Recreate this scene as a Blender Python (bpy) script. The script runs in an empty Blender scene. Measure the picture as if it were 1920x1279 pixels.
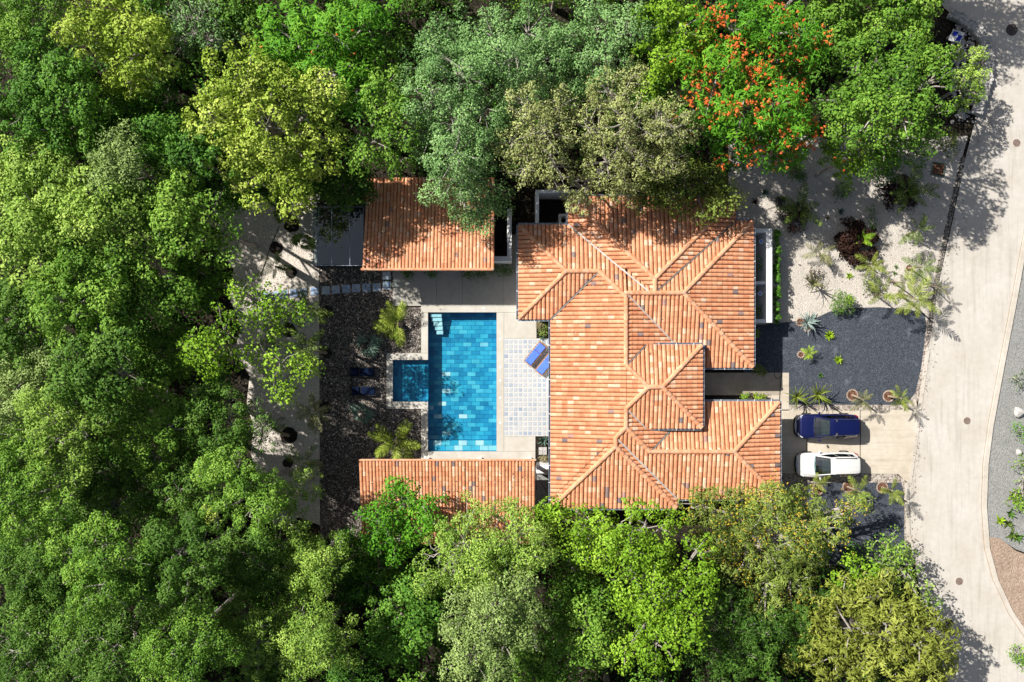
import bpy, bmesh, math, random
import numpy as np
from mathutils import Vector, Matrix, Euler

random.seed(7)
RNG = np.random.default_rng(11)
SC = bpy.context.scene
COL = SC.collection

# ------------------------------------------------------------------ camera
CAM_H = 60.0
FPX = 1500.0
cam_d = bpy.data.cameras.new('drone_camera')
cam_d.sensor_width = 36.0
cam_d.lens = 36.0 * FPX / 1920.0
cam_d.clip_end = 600.0
cam = bpy.data.objects.new('drone_camera', cam_d)
cam.location = (0, 0, CAM_H)
COL.objects.link(cam)
SC.camera = cam

# ------------------------------------------------------------------ sky and sun
SHX, SHY = 0.987, -0.581            # ground shadow of a 1 m post
SUN_EL = math.atan2(1.0, math.hypot(SHX, SHY))
SUN_ROT = math.atan2(-SHX, -SHY)
world = bpy.data.worlds.new('World')
SC.world = world
world.use_nodes = True
wn = world.node_tree.nodes
wl = world.node_tree.links
wn.clear()
sky = wn.new('ShaderNodeTexSky')
sky.sky_type = 'NISHITA'
sky.sun_disc = False
sky.sun_elevation = SUN_EL
sky.sun_rotation = SUN_ROT
sky.air_density = 1.0
sky.dust_density = 2.5
bgn = wn.new('ShaderNodeBackground')
bgn.inputs['Strength'].default_value = 0.052
wo = wn.new('ShaderNodeOutputWorld')
hsv = wn.new('ShaderNodeHueSaturation')
hsv.inputs['Saturation'].default_value = 0.75
wl.new(sky.outputs[0], hsv.inputs['Color'])
wl.new(hsv.outputs[0], bgn.inputs['Color'])
wl.new(bgn.outputs[0], wo.inputs['Surface'])
sun_d = bpy.data.lights.new('sun', 'SUN')
sun_d.energy = 5.0
sun_d.angle = math.radians(0.5)
sun_d.color = (1.0, 0.95, 0.87)
sun = bpy.data.objects.new('sun', sun_d)
sun.rotation_euler = Vector((SHX, SHY, -1.0)).to_track_quat('-Z', 'Y').to_euler()
sun.location = (-40, 25, 45)
COL.objects.link(sun)
SC.view_settings.view_transform = 'Standard'
SC.view_settings.look = 'None'
SC.view_settings.gamma = 1.0
SC.view_settings.exposure = 0.62
SC.render.engine = 'CYCLES'
SC.cycles.max_bounces = 8
SC.cycles.diffuse_bounces = 3
SC.cycles.transparent_max_bounces = 16
SC.cycles.caustics_reflective = False
SC.cycles.caustics_refractive = False


def P(px, py, h=0.0):
    k = (CAM_H - h) / FPX
    return Vector(((px - 960.0) * k, (639.5 - py) * k, h))


def W(px, h=0.0):
    return px * (CAM_H - h) / FPX


# ------------------------------------------------------------------ materials
MATS = {}


def new_mat(name):
    m = bpy.data.materials.new(name)
    m.use_nodes = True
    nt = m.node_tree
    nt.nodes.clear()
    out = nt.nodes.new('ShaderNodeOutputMaterial')
    MATS[name] = m
    return m, nt, out


def node(nt, kind, **inputs):
    n = nt.nodes.new(kind)
    for k, v in inputs.items():
        n.inputs[k.replace('_', ' ')].default_value = v
    return n


def ramp(nt, fac, stops, interp='LINEAR'):
    r = nt.nodes.new('ShaderNodeValToRGB')
    r.color_ramp.interpolation = interp
    els = r.color_ramp.elements
    while len(els) > 1:
        els.remove(els[0])
    els[0].position = stops[0][0]
    els[0].color = (*stops[0][1], 1)
    for p, c in stops[1:]:
        e = els.new(p)
        e.color = (*c, 1)
    nt.links.new(fac, r.inputs['Fac'])
    return r.outputs['Color']


def mixc(nt, fac, a, b, blend='MIX'):
    m = nt.nodes.new('ShaderNodeMix')
    m.data_type = 'RGBA'
    m.blend_type = blend
    for sock, v in ((m.inputs[0], fac), (m.inputs[6], a), (m.inputs[7], b)):
        if hasattr(v, 'is_linked') or hasattr(v, 'links'):
            nt.links.new(v, sock)
        else:
            sock.default_value = v if not isinstance(v, tuple) else (*v, 1)
    return m.outputs[2]


def wpos(nt):
    return nt.nodes.new('ShaderNodeNewGeometry').outputs['Position']


def noise(nt, vec, scale, detail=4.0, rough=0.55):
    n = node(nt, 'ShaderNodeTexNoise', Scale=scale, Detail=detail, Roughness=rough)
    nt.links.new(vec, n.inputs['Vector'])
    return n.outputs['Fac']


def voro(nt, vec, scale, out='Color'):
    n = node(nt, 'ShaderNodeTexVoronoi', Scale=scale)
    nt.links.new(vec, n.inputs['Vector'])
    return n.outputs[out]


def bump(nt, h, strength, dist=0.02):
    b = node(nt, 'ShaderNodeBump', Strength=strength, Distance=dist)
    nt.links.new(h, b.inputs['Height'])
    return b.outputs['Normal']


def principled(nt, out, color, rough=0.7, normal=None, metallic=0.0, spec=0.4, coat=0.0):
    b = nt.nodes.new('ShaderNodeBsdfPrincipled')
    if isinstance(color, tuple):
        b.inputs['Base Color'].default_value = (*color, 1)
    else:
        nt.links.new(color, b.inputs['Base Color'])
    b.inputs['Roughness'].default_value = rough
    b.inputs['Metallic'].default_value = metallic
    b.inputs['Specular IOR Level'].default_value = spec
    b.inputs['Coat Weight'].default_value = coat
    if normal is not None:
        nt.links.new(normal, b.inputs['Normal'])
    nt.links.new(b.outputs[0], out.inputs['Surface'])
    return b


def plain(name, color, rough=0.6, metallic=0.0, spec=0.4, var=0.12, scale=6.0, coat=0.0, bmp=0.0):
    m, nt, out = new_mat(name)
    p = wpos(nt)
    n = noise(nt, p, scale, 5)
    dark = tuple(c * (1 - var) for c in color)
    lite = tuple(min(1.0, c * (1 + var)) for c in color)
    c = ramp(nt, n, [(0.3, dark), (0.7, lite)])
    nm = bump(nt, noise(nt, p, scale * 8, 3), bmp) if bmp else None
    principled(nt, out, c, rough, nm, metallic, spec, coat)
    return m


def concrete(name, base, agg=0.25, stain=0.18, tint=(1.0, 0.97, 0.92), streak=None):
    m, nt, out = new_mat(name)
    p = wpos(nt)
    big = noise(nt, p, 0.35, 6, 0.65)
    mid = noise(nt, p, 2.3, 6, 0.6)
    fine = noise(nt, p, 28.0, 3, 0.7)
    c0 = ramp(nt, big, [(0.32, tuple(base[i] * (1 - stain) * tint[i] for i in range(3))), (0.68, tuple(min(1, base[i] * (1 + stain * .35)) for i in range(3)))])
    c1 = ramp(nt, mid, [(0.25, (1 - stain, 1 - stain, 1 - stain * 1.1)), (0.6, (1, 1, 1))])
    c2 = ramp(nt, fine, [(0.3, (1 - agg, 1 - agg, 1 - agg)), (0.6, (1, 1, 1)), (0.85, (1 + 0, 1, 1))])
    c = mixc(nt, 1.0, mixc(nt, 1.0, c0, c1, 'MULTIPLY'), c2, 'MULTIPLY')
    if streak:
        mp = nt.nodes.new('ShaderNodeMapping')
        mp.inputs['Scale'].default_value = (streak[0], streak[1], 1)
        mp.inputs['Rotation'].default_value = (0, 0, .18 if streak[0] > 1 else 0)
        nt.links.new(p, mp.inputs['Vector'])
        sn = noise(nt, mp.outputs[0], 1.0, 7, 0.68)
        c = mixc(nt, 1.0, c, ramp(nt, sn, [(0.30, (.80, .79, .78)), (0.50, (1, 1, 1))]), 'MULTIPLY')
        cr_ = noise(nt, p, 5.5, 8, 0.8)
        c = mixc(nt, 1.0, c, ramp(nt, cr_, [(0.27, (.62, .60, .58)), (0.36, (1, 1, 1))]), 'MULTIPLY')
    principled(nt, out, c, 0.85, bump(nt, fine, 0.25, 0.01), spec=0.25)
    return m


def gravel(name, cols, scale=14.0, big_var=0.15, bmp=0.8, patch=None):
    m, nt, out = new_mat(name)
    p = wpos(nt)
    vc = voro(nt, p, scale)
    sep = nt.nodes.new('ShaderNodeSeparateColor')
    nt.links.new(vc, sep.inputs[0])
    c = ramp(nt, sep.outputs[0], cols)
    big = noise(nt, p, 0.5, 6, 0.65)
    b = ramp(nt, big, [(0.3, (1 - big_var,) * 3), (0.7, (1, 1, 1))])
    c = mixc(nt, 1.0, c, b, 'MULTIPLY')
    if patch:
        pn = noise(nt, p, patch[1], 7, 0.7)
        f = ramp(nt, pn, [(patch[2], (0, 0, 0)), (patch[2] + .12, (1, 1, 1))])
        c = mixc(nt, f, c, patch[0])
    d = voro(nt, p, scale, 'Distance')
    inv = node(nt, 'ShaderNodeMath')
    inv.operation = 'SUBTRACT'
    inv.inputs[0].default_value = 1.0
    nt.links.new(d, inv.inputs[1])
    principled(nt, out, c, 0.9, bump(nt, inv.outputs[0], bmp, 0.03), spec=0.2)
    return m


def tile_mat(name, stops, rough=0.75):
    m, nt, out = new_mat(name)
    a = nt.nodes.new('ShaderNodeAttribute')
    a.attribute_name = 'tone'
    p = wpos(nt)
    c = ramp(nt, a.outputs['Fac'], stops)
    st = noise(nt, p, 5.0, 6, 0.7)
    s = ramp(nt, st, [(0.28, (0.72, 0.70, 0.70)), (0.55, (1, 1, 1))])
    ch = noise(nt, p, 1.1, 5, 0.6)
    s2 = ramp(nt, ch, [(0.3, (0.84, 0.80, 0.78)), (0.6, (1, 1, 1))])
    c = mixc(nt, 1.0, mixc(nt, 1.0, c, s, 'MULTIPLY'), s2, 'MULTIPLY')
    li = noise(nt, p, 9.0, 8, 0.8)
    lf = ramp(nt, li, [(0.60, (0, 0, 0)), (0.74, (0.5, 0.5, 0.5))])
    c = mixc(nt, lf, c, (0.33, 0.25, 0.20))
    principled(nt, out, c, rough, bump(nt, noise(nt, p, 40, 3), 0.2, 0.01), spec=0.25)
    return m


def leaf_mat(name, dark, mid, lite, transl=0.12, rough=0.6, spec=0.16):
    m, nt, out = new_mat(name)
    a = nt.nodes.new('ShaderNodeAttribute')
    a.attribute_name = 'tone'
    c = ramp(nt, a.outputs['Fac'], [(0.0, dark), (0.5, mid), (1.0, lite)])
    b = nt.nodes.new('ShaderNodeBsdfPrincipled')
    nt.links.new(c, b.inputs['Base Color'])
    b.inputs['Roughness'].default_value = rough
    b.inputs['Specular IOR Level'].default_value = spec
    t = nt.nodes.new('ShaderNodeBsdfTranslucent')
    tc = mixc(nt, 1.0, c, (1.0, 1.0, 0.55), 'MULTIPLY')
    nt.links.new(tc, t.inputs['Color'])
    mx = nt.nodes.new('ShaderNodeMixShader')
    mx.inputs[0].default_value = transl
    nt.links.new(b.outputs[0], mx.inputs[1])
    nt.links.new(t.outputs[0], mx.inputs[2])
    nt.links.new(mx.outputs[0], out.inputs['Surface'])
    return m


concrete('road_concrete', (0.555, 0.53, 0.495), 0.12, 0.10, streak=(2.6, .16, .1))
concrete('drive_concrete', (0.585, 0.53, 0.45), 0.10, 0.14, streak=(.14, 2.2, .1))
concrete('patio_concrete', (0.575, 0.555, 0.51), 0.14, 0.13)
concrete('patio_aggregate', (0.47, 0.46, 0.43), 0.30, 0.12)
concrete('kerb_concrete', (0.58, 0.54, 0.49), 0.12, 0.16)
concrete('walk_concrete', (0.42, 0.37, 0.31), 0.18, 0.22)
plain('tile_bed', (0.52, 0.515, 0.50), 0.8, var=0.06, scale=3)
gravel('pale_gravel', [(0, (0.46, 0.43, 0.40)), (0.5, (0.535, 0.49, 0.43)), (1, (0.65, 0.605, 0.545))], 16, 0.18)
gravel('shade_gravel', [(0, (0.50, 0.45, 0.39)), (0.5, (0.66, 0.60, 0.53)), (1, (0.80, 0.74, 0.67))], 16, 0.2)
gravel('blue_gravel', [(0, (0.036, 0.043, 0.057)), (0.6, (0.057, 0.067, 0.087)), (1, (0.108, 0.122, 0.150))], 20, 0.15, 0.6, ((0.125, 0.137, 0.158), 0.9, 0.57))
gravel('lava_gravel', [(0, (0.045, 0.038, 0.034)), (0.55, (0.125, 0.107, 0.095)), (0.82, (0.26, 0.225, 0.20)), (0.93, (0.40, 0.36, 0.32)), (1, (0.65, 0.60, 0.54))], 15, 0.3, 1.0, ((0.36, 0.30, 0.25), 0.9, 0.60))  # tan patches paint in sun flecks falling between the crowns
gravel('pebbles', [(0, (0.16, 0.13, 0.11)), (0.5, (0.36, 0.31, 0.27)), (1, (0.60, 0.55, 0.49))], 11, 0.2, 1.0)
gravel('grey_gravel', [(0, (0.20, 0.205, 0.20)), (0.5, (0.27, 0.275, 0.27)), (1, (0.37, 0.37, 0.355))], 18, 0.15)
gravel('brown_soil', [(0, (0.30, 0.21, 0.16)), (0.5, (0.38, 0.28, 0.215)), (1, (0.50, 0.40, 0.32))], 14, 0.25)
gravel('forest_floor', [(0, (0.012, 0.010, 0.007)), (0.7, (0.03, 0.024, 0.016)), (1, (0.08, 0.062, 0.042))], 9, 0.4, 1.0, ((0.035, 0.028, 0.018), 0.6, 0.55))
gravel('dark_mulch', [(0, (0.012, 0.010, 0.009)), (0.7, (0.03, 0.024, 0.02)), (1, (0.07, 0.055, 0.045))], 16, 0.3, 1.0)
gravel('red_mulch', [(0, (0.07, 0.032, 0.022)), (0.6, (0.16, 0.075, 0.045)), (1, (0.28, 0.15, 0.10))], 18, 0.3, 1.0)
plain('white_stone', (0.44, 0.43, 0.415), 0.85, var=0.25, scale=4, bmp=0.6)
plain('white_wall', (0.80, 0.80, 0.80), 0.75, var=0.04, scale=1.5)
plain('grey_wall', (0.50, 0.52, 0.56), 0.75, var=0.08, scale=1.5)
plain('mortar', (0.52, 0.36, 0.26), 0.9, var=0.15)
plain('gutter_metal', (0.30, 0.35, 0.42), 0.45, 0.3, var=0.25, scale=2)
plain('gutter_bracket', (0.80, 0.82, 0.85), 0.4)
plain('valley_dark', (0.16, 0.15, 0.14), 0.6, var=0.2, scale=2)
plain('valley_metal', (0.56, 0.53, 0.50), 0.45, 0.2, var=0.25, scale=2)
plain('iron', (0.085, 0.07, 0.065), 0.6, 0.4, var=0.3)
plain('rust_iron', (0.20, 0.15, 0.13), 0.75, 0.1, var=0.25, scale=8)
plain('black_plastic', (0.015, 0.015, 0.017), 0.5)
plain('tyre_rubber', (0.02, 0.02, 0.02), 0.85)
plain('alloy', (0.55, 0.56, 0.58), 0.3, 0.9)
plain('chrome', (0.75, 0.76, 0.78), 0.15, 1.0)
plain('teak', (0.42, 0.215, 0.10), 0.55, var=0.3, scale=9)
plain('blue_cushion', (0.085, 0.185, 0.66), 0.85, var=0.08, scale=3)
plain('navy_cushion', (0.004, 0.010, 0.034), 0.9, spec=0.1, var=0.15, scale=3)
plain('bark_grey', (0.34, 0.31, 0.28), 0.85, var=0.35, scale=3, bmp=0.4)
plain('bark_brown', (0.17, 0.125, 0.09), 0.9, var=0.35, scale=3, bmp=0.4)
plain('palm_trunk', (0.33, 0.26, 0.19), 0.9, var=0.3, scale=8, bmp=0.5)
plain('stone_ring', (0.34, 0.26, 0.21), 0.85, var=0.35, scale=4)
plain('headlamp', (0.75, 0.77, 0.80), 0.12, 0.3)
plain('tail_lamp', (0.35, 0.012, 0.012), 0.2)
plain('number_plate', (0.72, 0.72, 0.68), 0.5)
plain('car_interior', (0.10, 0.085, 0.07), 0.8, var=0.3)
plain('sign_blue', (0.012, 0.03, 0.42), 0.4)
plain('shower_blue', (0.05, 0.17, 0.62), 0.35)
plain('soffit_wood', (0.22, 0.12, 0.06), 0.7, var=0.3)
plain('cable_black', (0.012, 0.012, 0.013), 0.6)
plain('hatch_green', (0.085, 0.12, 0.085), 0.6, var=0.2)
plain('skin_pink', (0.62, 0.40, 0.30), 0.7)
plain('post_blue', (0.20, 0.26, 0.40), 0.6, var=0.2)

tile_mat('terracotta', [(0.0, (0.55, 0.195, 0.098)), (0.28, (0.66, 0.275, 0.142)), (0.55, (0.74, 0.355, 0.195)), (0.78, (0.79, 0.455, 0.28)), (0.90, (0.81, 0.57, 0.41)), (0.93, (0.46, 0.27, 0.23)), (0.96, (0.27, 0.215, 0.21)), (1.0, (0.17, 0.15, 0.165))])
tile_mat('terracotta_pan', [(0.0, (0.30, 0.095, 0.042)), (1.0, (0.42, 0.15, 0.07))])


def pool_tile_mat():
    m, nt, out = new_mat('pool_tile')
    a = nt.nodes.new('ShaderNodeAttribute')
    a.attribute_name = 'tone'
    p = wpos(nt)
    c = ramp(nt, a.outputs['Fac'], [(0, (0.008, 0.150, 0.305)), (0.3, (0.013, 0.225, 0.42)), (0.6, (0.026, 0.320, 0.50)), (0.85, (0.080, 0.42, 0.56)), (1.0, (0.40, 0.60, 0.66))])
    vn = noise(nt, p, 24.0, 4, 0.8)
    f = ramp(nt, vn, [(0.32, (0.86, 0.88, 0.90)), (0.58, (1.0, 1.0, 1.0)), (0.70, (1.9, 1.16, 1.1))])
    c = mixc(nt, 1.0, c, f, 'MULTIPLY')
    blot = noise(nt, p, 1.3, 5, 0.6)
    f2 = ramp(nt, blot, [(0.33, (0.80, 0.86, 0.90)), (0.62, (1.25, 1.12, 1.06))])
    c = mixc(nt, 1.0, c, f2, 'MULTIPLY')
    principled(nt, out, c, 0.4, spec=0.3)


pool_tile_mat()


def talavera_mat():
    m, nt, out = new_mat('patio_tile')
    a = nt.nodes.new('ShaderNodeAttribute')
    a.attribute_name = 'tone'
    p = wpos(nt)
    c = ramp(nt, a.outputs['Fac'], [(0, (0.25, 0.31, 0.41)), (0.3, (0.36, 0.41, 0.47)), (0.7, (0.45, 0.47, 0.49)), (1, (0.52, 0.52, 0.52))])
    vn = noise(nt, p, 16.0, 4, 0.7)
    f = ramp(nt, vn, [(0.38, (0.72, 0.80, 0.95)), (0.55, (1, 1, 1))])
    c = mixc(nt, 1.0, c, f, 'MULTIPLY')
    principled(nt, out, c, 0.4, spec=0.4)


talavera_mat()


def step_mat():
    m, nt, out = new_mat('step_tile')
    a = nt.nodes.new('ShaderNodeAttribute')
    a.attribute_name = 'tone'
    p = wpos(nt)
    c = ramp(nt, a.outputs['Fac'], [(0, (0.26, 0.38, 0.55)), (0.5, (0.42, 0.52, 0.64)), (1, (0.68, 0.70, 0.72))])
    vn = noise(nt, p, 12.0, 4, 0.7)
    f = ramp(nt, vn, [(0.38, (0.6, 0.7, 0.9)), (0.6, (1, 1, 1))])
    principled(nt, out, mixc(nt, 1.0, c, f, 'MULTIPLY'), 0.35, spec=0.5)


step_mat()


def schlick(nt, f0):
    """mirror share of a thin sheet, the same from both of its sides"""
    g = nt.nodes.new('ShaderNodeNewGeometry')
    d = nt.nodes.new('ShaderNodeVectorMath')
    d.operation = 'DOT_PRODUCT'
    nt.links.new(g.outputs['Normal'], d.inputs[0])
    nt.links.new(g.outputs['Incoming'], d.inputs[1])
    x = d.outputs['Value']
    for op, v in (('ABSOLUTE', None), ('SUBTRACT', 1.0), ('ABSOLUTE', None), ('POWER', 5.0), ('MULTIPLY', 1 - f0), ('ADD', f0)):
        m = nt.nodes.new('ShaderNodeMath')
        m.operation = op
        nt.links.new(x, m.inputs[0])
        if v is not None:
            m.inputs[1].default_value = v
        x = m.outputs[0]
    return x


def water_mat():
    m, nt, out = new_mat('pool_water')
    p = wpos(nt)
    h = noise(nt, p, 3.2, 4, 0.6)
    g = node(nt, 'ShaderNodeBsdfGlossy', Roughness=0.03)
    nt.links.new(bump(nt, h, 0.5, 0.03), g.inputs['Normal'])
    t = nt.nodes.new('ShaderNodeBsdfTransparent')
    t.inputs['Color'].default_value = (0.86, 0.985, 0.995, 1)
    mx = nt.nodes.new('ShaderNodeMixShader')
    nt.links.new(schlick(nt, 0.02), mx.inputs[0])
    nt.links.new(t.outputs[0], mx.inputs[1])
    nt.links.new(g.outputs[0], mx.inputs[2])
    nt.links.new(mx.outputs[0], out.inputs['Surface'])


water_mat()


def glass_mat(name, tint, f0=0.08):
    m, nt, out = new_mat(name)
    g = node(nt, 'ShaderNodeBsdfGlossy', Roughness=0.02)
    t = nt.nodes.new('ShaderNodeBsdfTransparent')
    t.inputs['Color'].default_value = (*tint, 1)
    mx = nt.nodes.new('ShaderNodeMixShader')
    nt.links.new(schlick(nt, f0), mx.inputs[0])
    nt.links.new(t.outputs[0], mx.inputs[1])
    nt.links.new(g.outputs[0], mx.inputs[2])
    nt.links.new(mx.outputs[0], out.inputs['Surface'])


glass_mat('canopy_glass', (0.72, 0.80, 0.82), 0.12)
glass_mat('windscreen_glass', (0.55, 0.74, 0.76), 0.26)
glass_mat('side_glass', (0.06, 0.09, 0.10), 0.08)


def paint(name, color, flake=0.0):
    m, nt, out = new_mat(name)
    principled(nt, out, color, 0.35, metallic=flake, spec=0.5, coat=0.8)


paint('blue_paint', (0.004, 0.009, 0.082), 0.35)
paint('white_paint', (0.64, 0.64, 0.635))

# foliage colours (dark, mid, light)
LEAF = {
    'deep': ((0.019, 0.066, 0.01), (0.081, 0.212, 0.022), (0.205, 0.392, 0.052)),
    'mid': ((0.029, 0.084, 0.01), (0.132, 0.281, 0.03), (0.319, 0.497, 0.075)),
    'light': ((0.049, 0.111, 0.016), (0.221, 0.371, 0.052), (0.475, 0.636, 0.135)),
    'bright': ((0.036, 0.100, 0.006), (0.165, 0.320, 0.017), (0.360, 0.560, 0.055)),
    'fern': ((0.020, 0.090, 0.006), (0.085, 0.270, 0.014), (0.210, 0.450, 0.036)),
    'yellow': ((0.060, 0.115, 0.010), (0.300, 0.430, 0.045), (0.640, 0.730, 0.170)),
    'sage': ((0.041, 0.109, 0.03), (0.178, 0.343, 0.105), (0.357, 0.562, 0.215)),
    'olive': ((0.092, 0.113, 0.036), (0.335, 0.383, 0.131), (0.605, 0.648, 0.273)),
    'gold': ((0.067, 0.085, 0.011), (0.213, 0.253, 0.037), (0.392, 0.439, 0.094)),
    'moss': ((0.019, 0.055, 0.009), (0.077, 0.176, 0.022), (0.184, 0.32, 0.053)),
    'pale': ((0.065, 0.115, 0.026), (0.260, 0.380, 0.105), (0.490, 0.620, 0.230)),
    'dusky': ((0.044, 0.068, 0.011), (0.176, 0.25, 0.042), (0.358, 0.458, 0.103)),
    'wine': ((0.014, 0.008, 0.006), (0.040, 0.018, 0.013), (0.105, 0.048, 0.030)),
    'silver': ((0.12, 0.18, 0.16), (0.26, 0.34, 0.32), (0.44, 0.52, 0.50)),
    'teal': ((0.035, 0.070, 0.052), (0.095, 0.160, 0.122), (0.200, 0.280, 0.225)),
    'palm': ((0.060, 0.085, 0.010), (0.165, 0.220, 0.030), (0.350, 0.400, 0.085)),
    'palmdry': ((0.060, 0.065, 0.022), (0.160, 0.170, 0.065), (0.330, 0.330, 0.160)),
    'palmdark': ((0.03, 0.057, 0.008), (0.095, 0.156, 0.023), (0.2, 0.27, 0.054)),
    'lime': ((0.1, 0.177, 0.007), (0.27, 0.416, 0.02), (0.46, 0.603, 0.068)),
    'straw': ((0.12, 0.10, 0.05), (0.28, 0.24, 0.13), (0.46, 0.41, 0.26)),
}
for k, (a_, b_, c_) in LEAF.items():
    leaf_mat('leaf_' + k, a_, b_, c_)
leaf_mat('flower_orange', (0.66, 0.09, 0.02), (0.80, 0.18, 0.045), (0.82, 0.34, 0.09), 0.2)
leaf_mat('flower_yellow', (0.60, 0.40, 0.02), (0.74, 0.55, 0.05), (0.80, 0.68, 0.16), 0.2)


# ------------------------------------------------------------------ mesh helpers
def origin_of(o):
    v = Vector((0, 0, 0))
    while o is not None:
        v += o.location
        o = o.parent
    return v


class MB:
    """collects faces; build() links them as ONE mesh object"""

    def __init__(self):
        self.v, self.f, self.t = [], [], []

    def poly(self, pts, tone=0.5):
        n = len(self.v)
        self.v.extend([tuple(p) for p in pts])
        self.f.append(tuple(range(n, n + len(pts))))
        self.t.append(tone)

    def box(self, x0, x1, y0, y1, z0, z1, tone=0.5, M=None):
        c = [(x0, y0, z0), (x1, y0, z0), (x1, y1, z0), (x0, y1, z0), (x0, y0, z1), (x1, y0, z1), (x1, y1, z1), (x0, y1, z1)]
        if M is not None:
            c = [tuple(M @ Vector(p)) for p in c]
        n = len(self.v)
        self.v.extend(c)
        for q in ((0, 3, 2, 1), (4, 5, 6, 7), (0, 1, 5, 4), (1, 2, 6, 5), (2, 3, 7, 6), (3, 0, 4, 7)):
            self.f.append(tuple(n + i for i in q))
            self.t.append(tone)
        return self

    def cbox(self, x0, x1, y0, y1, z0, z1, c, tone=0.5, M=None):
        """box with chamfered top edge"""
        r = [(x0, y0, z0), (x1, y0, z0), (x1, y1, z0), (x0, y1, z0), (x0, y0, z1 - c), (x1, y0, z1 - c), (x1, y1, z1 - c), (x0, y1, z1 - c),
             (x0 + c, y0 + c, z1), (x1 - c, y0 + c, z1), (x1 - c, y1 - c, z1), (x0 + c, y1 - c, z1)]
        if M is not None:
            r = [tuple(M @ Vector(p)) for p in r]
        n = len(self.v)
        self.v.extend(r)
        for q in ((0, 1, 5, 4), (1, 2, 6, 5), (2, 3, 7, 6), (3, 0, 4, 7), (4, 5, 9, 8), (5, 6, 10, 9), (6, 7, 11, 10), (7, 4, 8, 11), (8, 9, 10, 11), (0, 3, 2, 1)):
            self.f.append(tuple(n + i for i in q))
            self.t.append(tone)
        return self

    def prism(self, pts, z0, z1, tone=0.5, bottom=False):
        pts = [(p[0], p[1]) for p in pts]
        area = sum(pts[i][0] * pts[(i + 1) % len(pts)][1] - pts[(i + 1) % len(pts)][0] * pts[i][1] for i in range(len(pts)))
        if area < 0:
            pts = pts[::-1]
        n = len(self.v)
        k = len(pts)
        self.v.extend([(x, y, z0) for x, y in pts])
        self.v.extend([(x, y, z1) for x, y in pts])
        self.f.append(tuple(n + k + i for i in range(k)))
        self.t.append(tone)
        if bottom:
            self.f.append(tuple(n + k - 1 - i for i in range(k)))
            self.t.append(tone)
        for i in range(k):
            j = (i + 1) % k
            self.f.append((n + i, n + j, n + k + j, n + k + i))
            self.t.append(tone)
        return self

    def tube(self, path, radii, sides=6, tone=0.5, cap=True):
        path = [Vector(p) for p in path]
        if not hasattr(radii, '__len__'):
            radii = [radii] * len(path)
        n0 = len(self.v)
        for i, p in enumerate(path):
            d = (path[min(i + 1, len(path) - 1)] - path[max(i - 1, 0)])
            d = d.normalized() if d.length > 1e-9 else Vector((0, 0, 1))
            up = Vector((0, 0, 1)) if abs(d.z) < 0.95 else Vector((1, 0, 0))
            a = d.cross(up).normalized()
            b = a.cross(d)
            for s in range(sides):
                t = 2 * math.pi * s / sides
                self.v.append(tuple(p + (a * math.cos(t) + b * math.sin(t)) * radii[i]))
        for i in range(len(path) - 1):
            for s in range(sides):
                s2 = (s + 1) % sides
                self.f.append((n0 + i * sides + s, n0 + i * sides + s2, n0 + (i + 1) * sides + s2, n0 + (i + 1) * sides + s))
                self.t.append(tone)
        if cap:
            e = n0 + (len(path) - 1) * sides
            self.f.append(tuple(e + s for s in range(sides)))
            self.t.append(tone)
            self.f.append(tuple(n0 + sides - 1 - s for s in range(sides)))
            self.t.append(tone)
        return self

    def lathe(self, prof, sides=16, c=(0, 0, 0), tone=0.5):
        n0 = len(self.v)
        for r, z in prof:
            for s in range(sides):
                t = 2 * math.pi * s / sides
                self.v.append((c[0] + r * math.cos(t), c[1] + r * math.sin(t), c[2] + z))
        for i in range(len(prof) - 1):
            for s in range(sides):
                s2 = (s + 1) % sides
                self.f.append((n0 + i * sides + s, n0 + i * sides + s2, n0 + (i + 1) * sides + s2, n0 + (i + 1) * sides + s))
                self.t.append(tone)
        e = n0 + (len(prof) - 1) * sides
        self.f.append(tuple(e + s for s in range(sides)))
        self.t.append(tone)
        return self

    def rock(self, c, r, tone=0.5, squash=0.6, rnd=random, flat=None):
        """a lumpy stone of 14 triangles or so"""
        n0 = len(self.v)
        k = 6
        a0 = rnd.random() * 6
        rings = [(0.95, -0.35), (1.0, 0.15), (0.6, 0.75)]
        for rr, zz in rings:
            for s in range(k):
                t = a0 + 2 * math.pi * s / k + rnd.uniform(-.2, .2)
                q = r * rr * rnd.uniform(0.8, 1.15)
                self.v.append((c[0] + q * math.cos(t), c[1] + q * math.sin(t), c[2] + r * squash * (zz + rnd.uniform(-.12, .12))))
        for i in range(2):
            for s in range(k):
                s2 = (s + 1) % k
                self.f.append((n0 + i * k + s, n0 + i * k + s2, n0 + (i + 1) * k + s2, n0 + (i + 1) * k + s))
                self.t.append(tone)
        self.f.append(tuple(n0 + 2 * k + s for s in range(k)))
        self.t.append(tone)
        return self

    def mesh(self, name, off=Vector((0, 0, 0)), smooth=False):
        me = bpy.data.meshes.new(name)
        v = np.array(self.v, dtype=float).reshape(-1, 3) - np.array(off)
        me.from_pydata([tuple(p) for p in v], [], self.f)
        at = me.attributes.new('tone', 'FLOAT', 'FACE')
        at.data.foreach_set('value', np.array(self.t, dtype=np.float32))
        if smooth:
            me.polygons.foreach_set('use_smooth', np.ones(len(me.polygons), dtype=bool))
        me.update()
        return me

    def build(self, name, mat, parent=None, world=True, smooth=False):
        off = origin_of(parent) if (parent is not None and world) else Vector((0, 0, 0))
        me = self.mesh(name, off, smooth)
        me.materials.append(MATS[mat])
        return link(name, me, parent)


def link(name, me, parent=None):
    o = bpy.data.objects.new(name, me)
    COL.objects.link(o)
    if parent is not None:
        o.parent = parent
    return o


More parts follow.
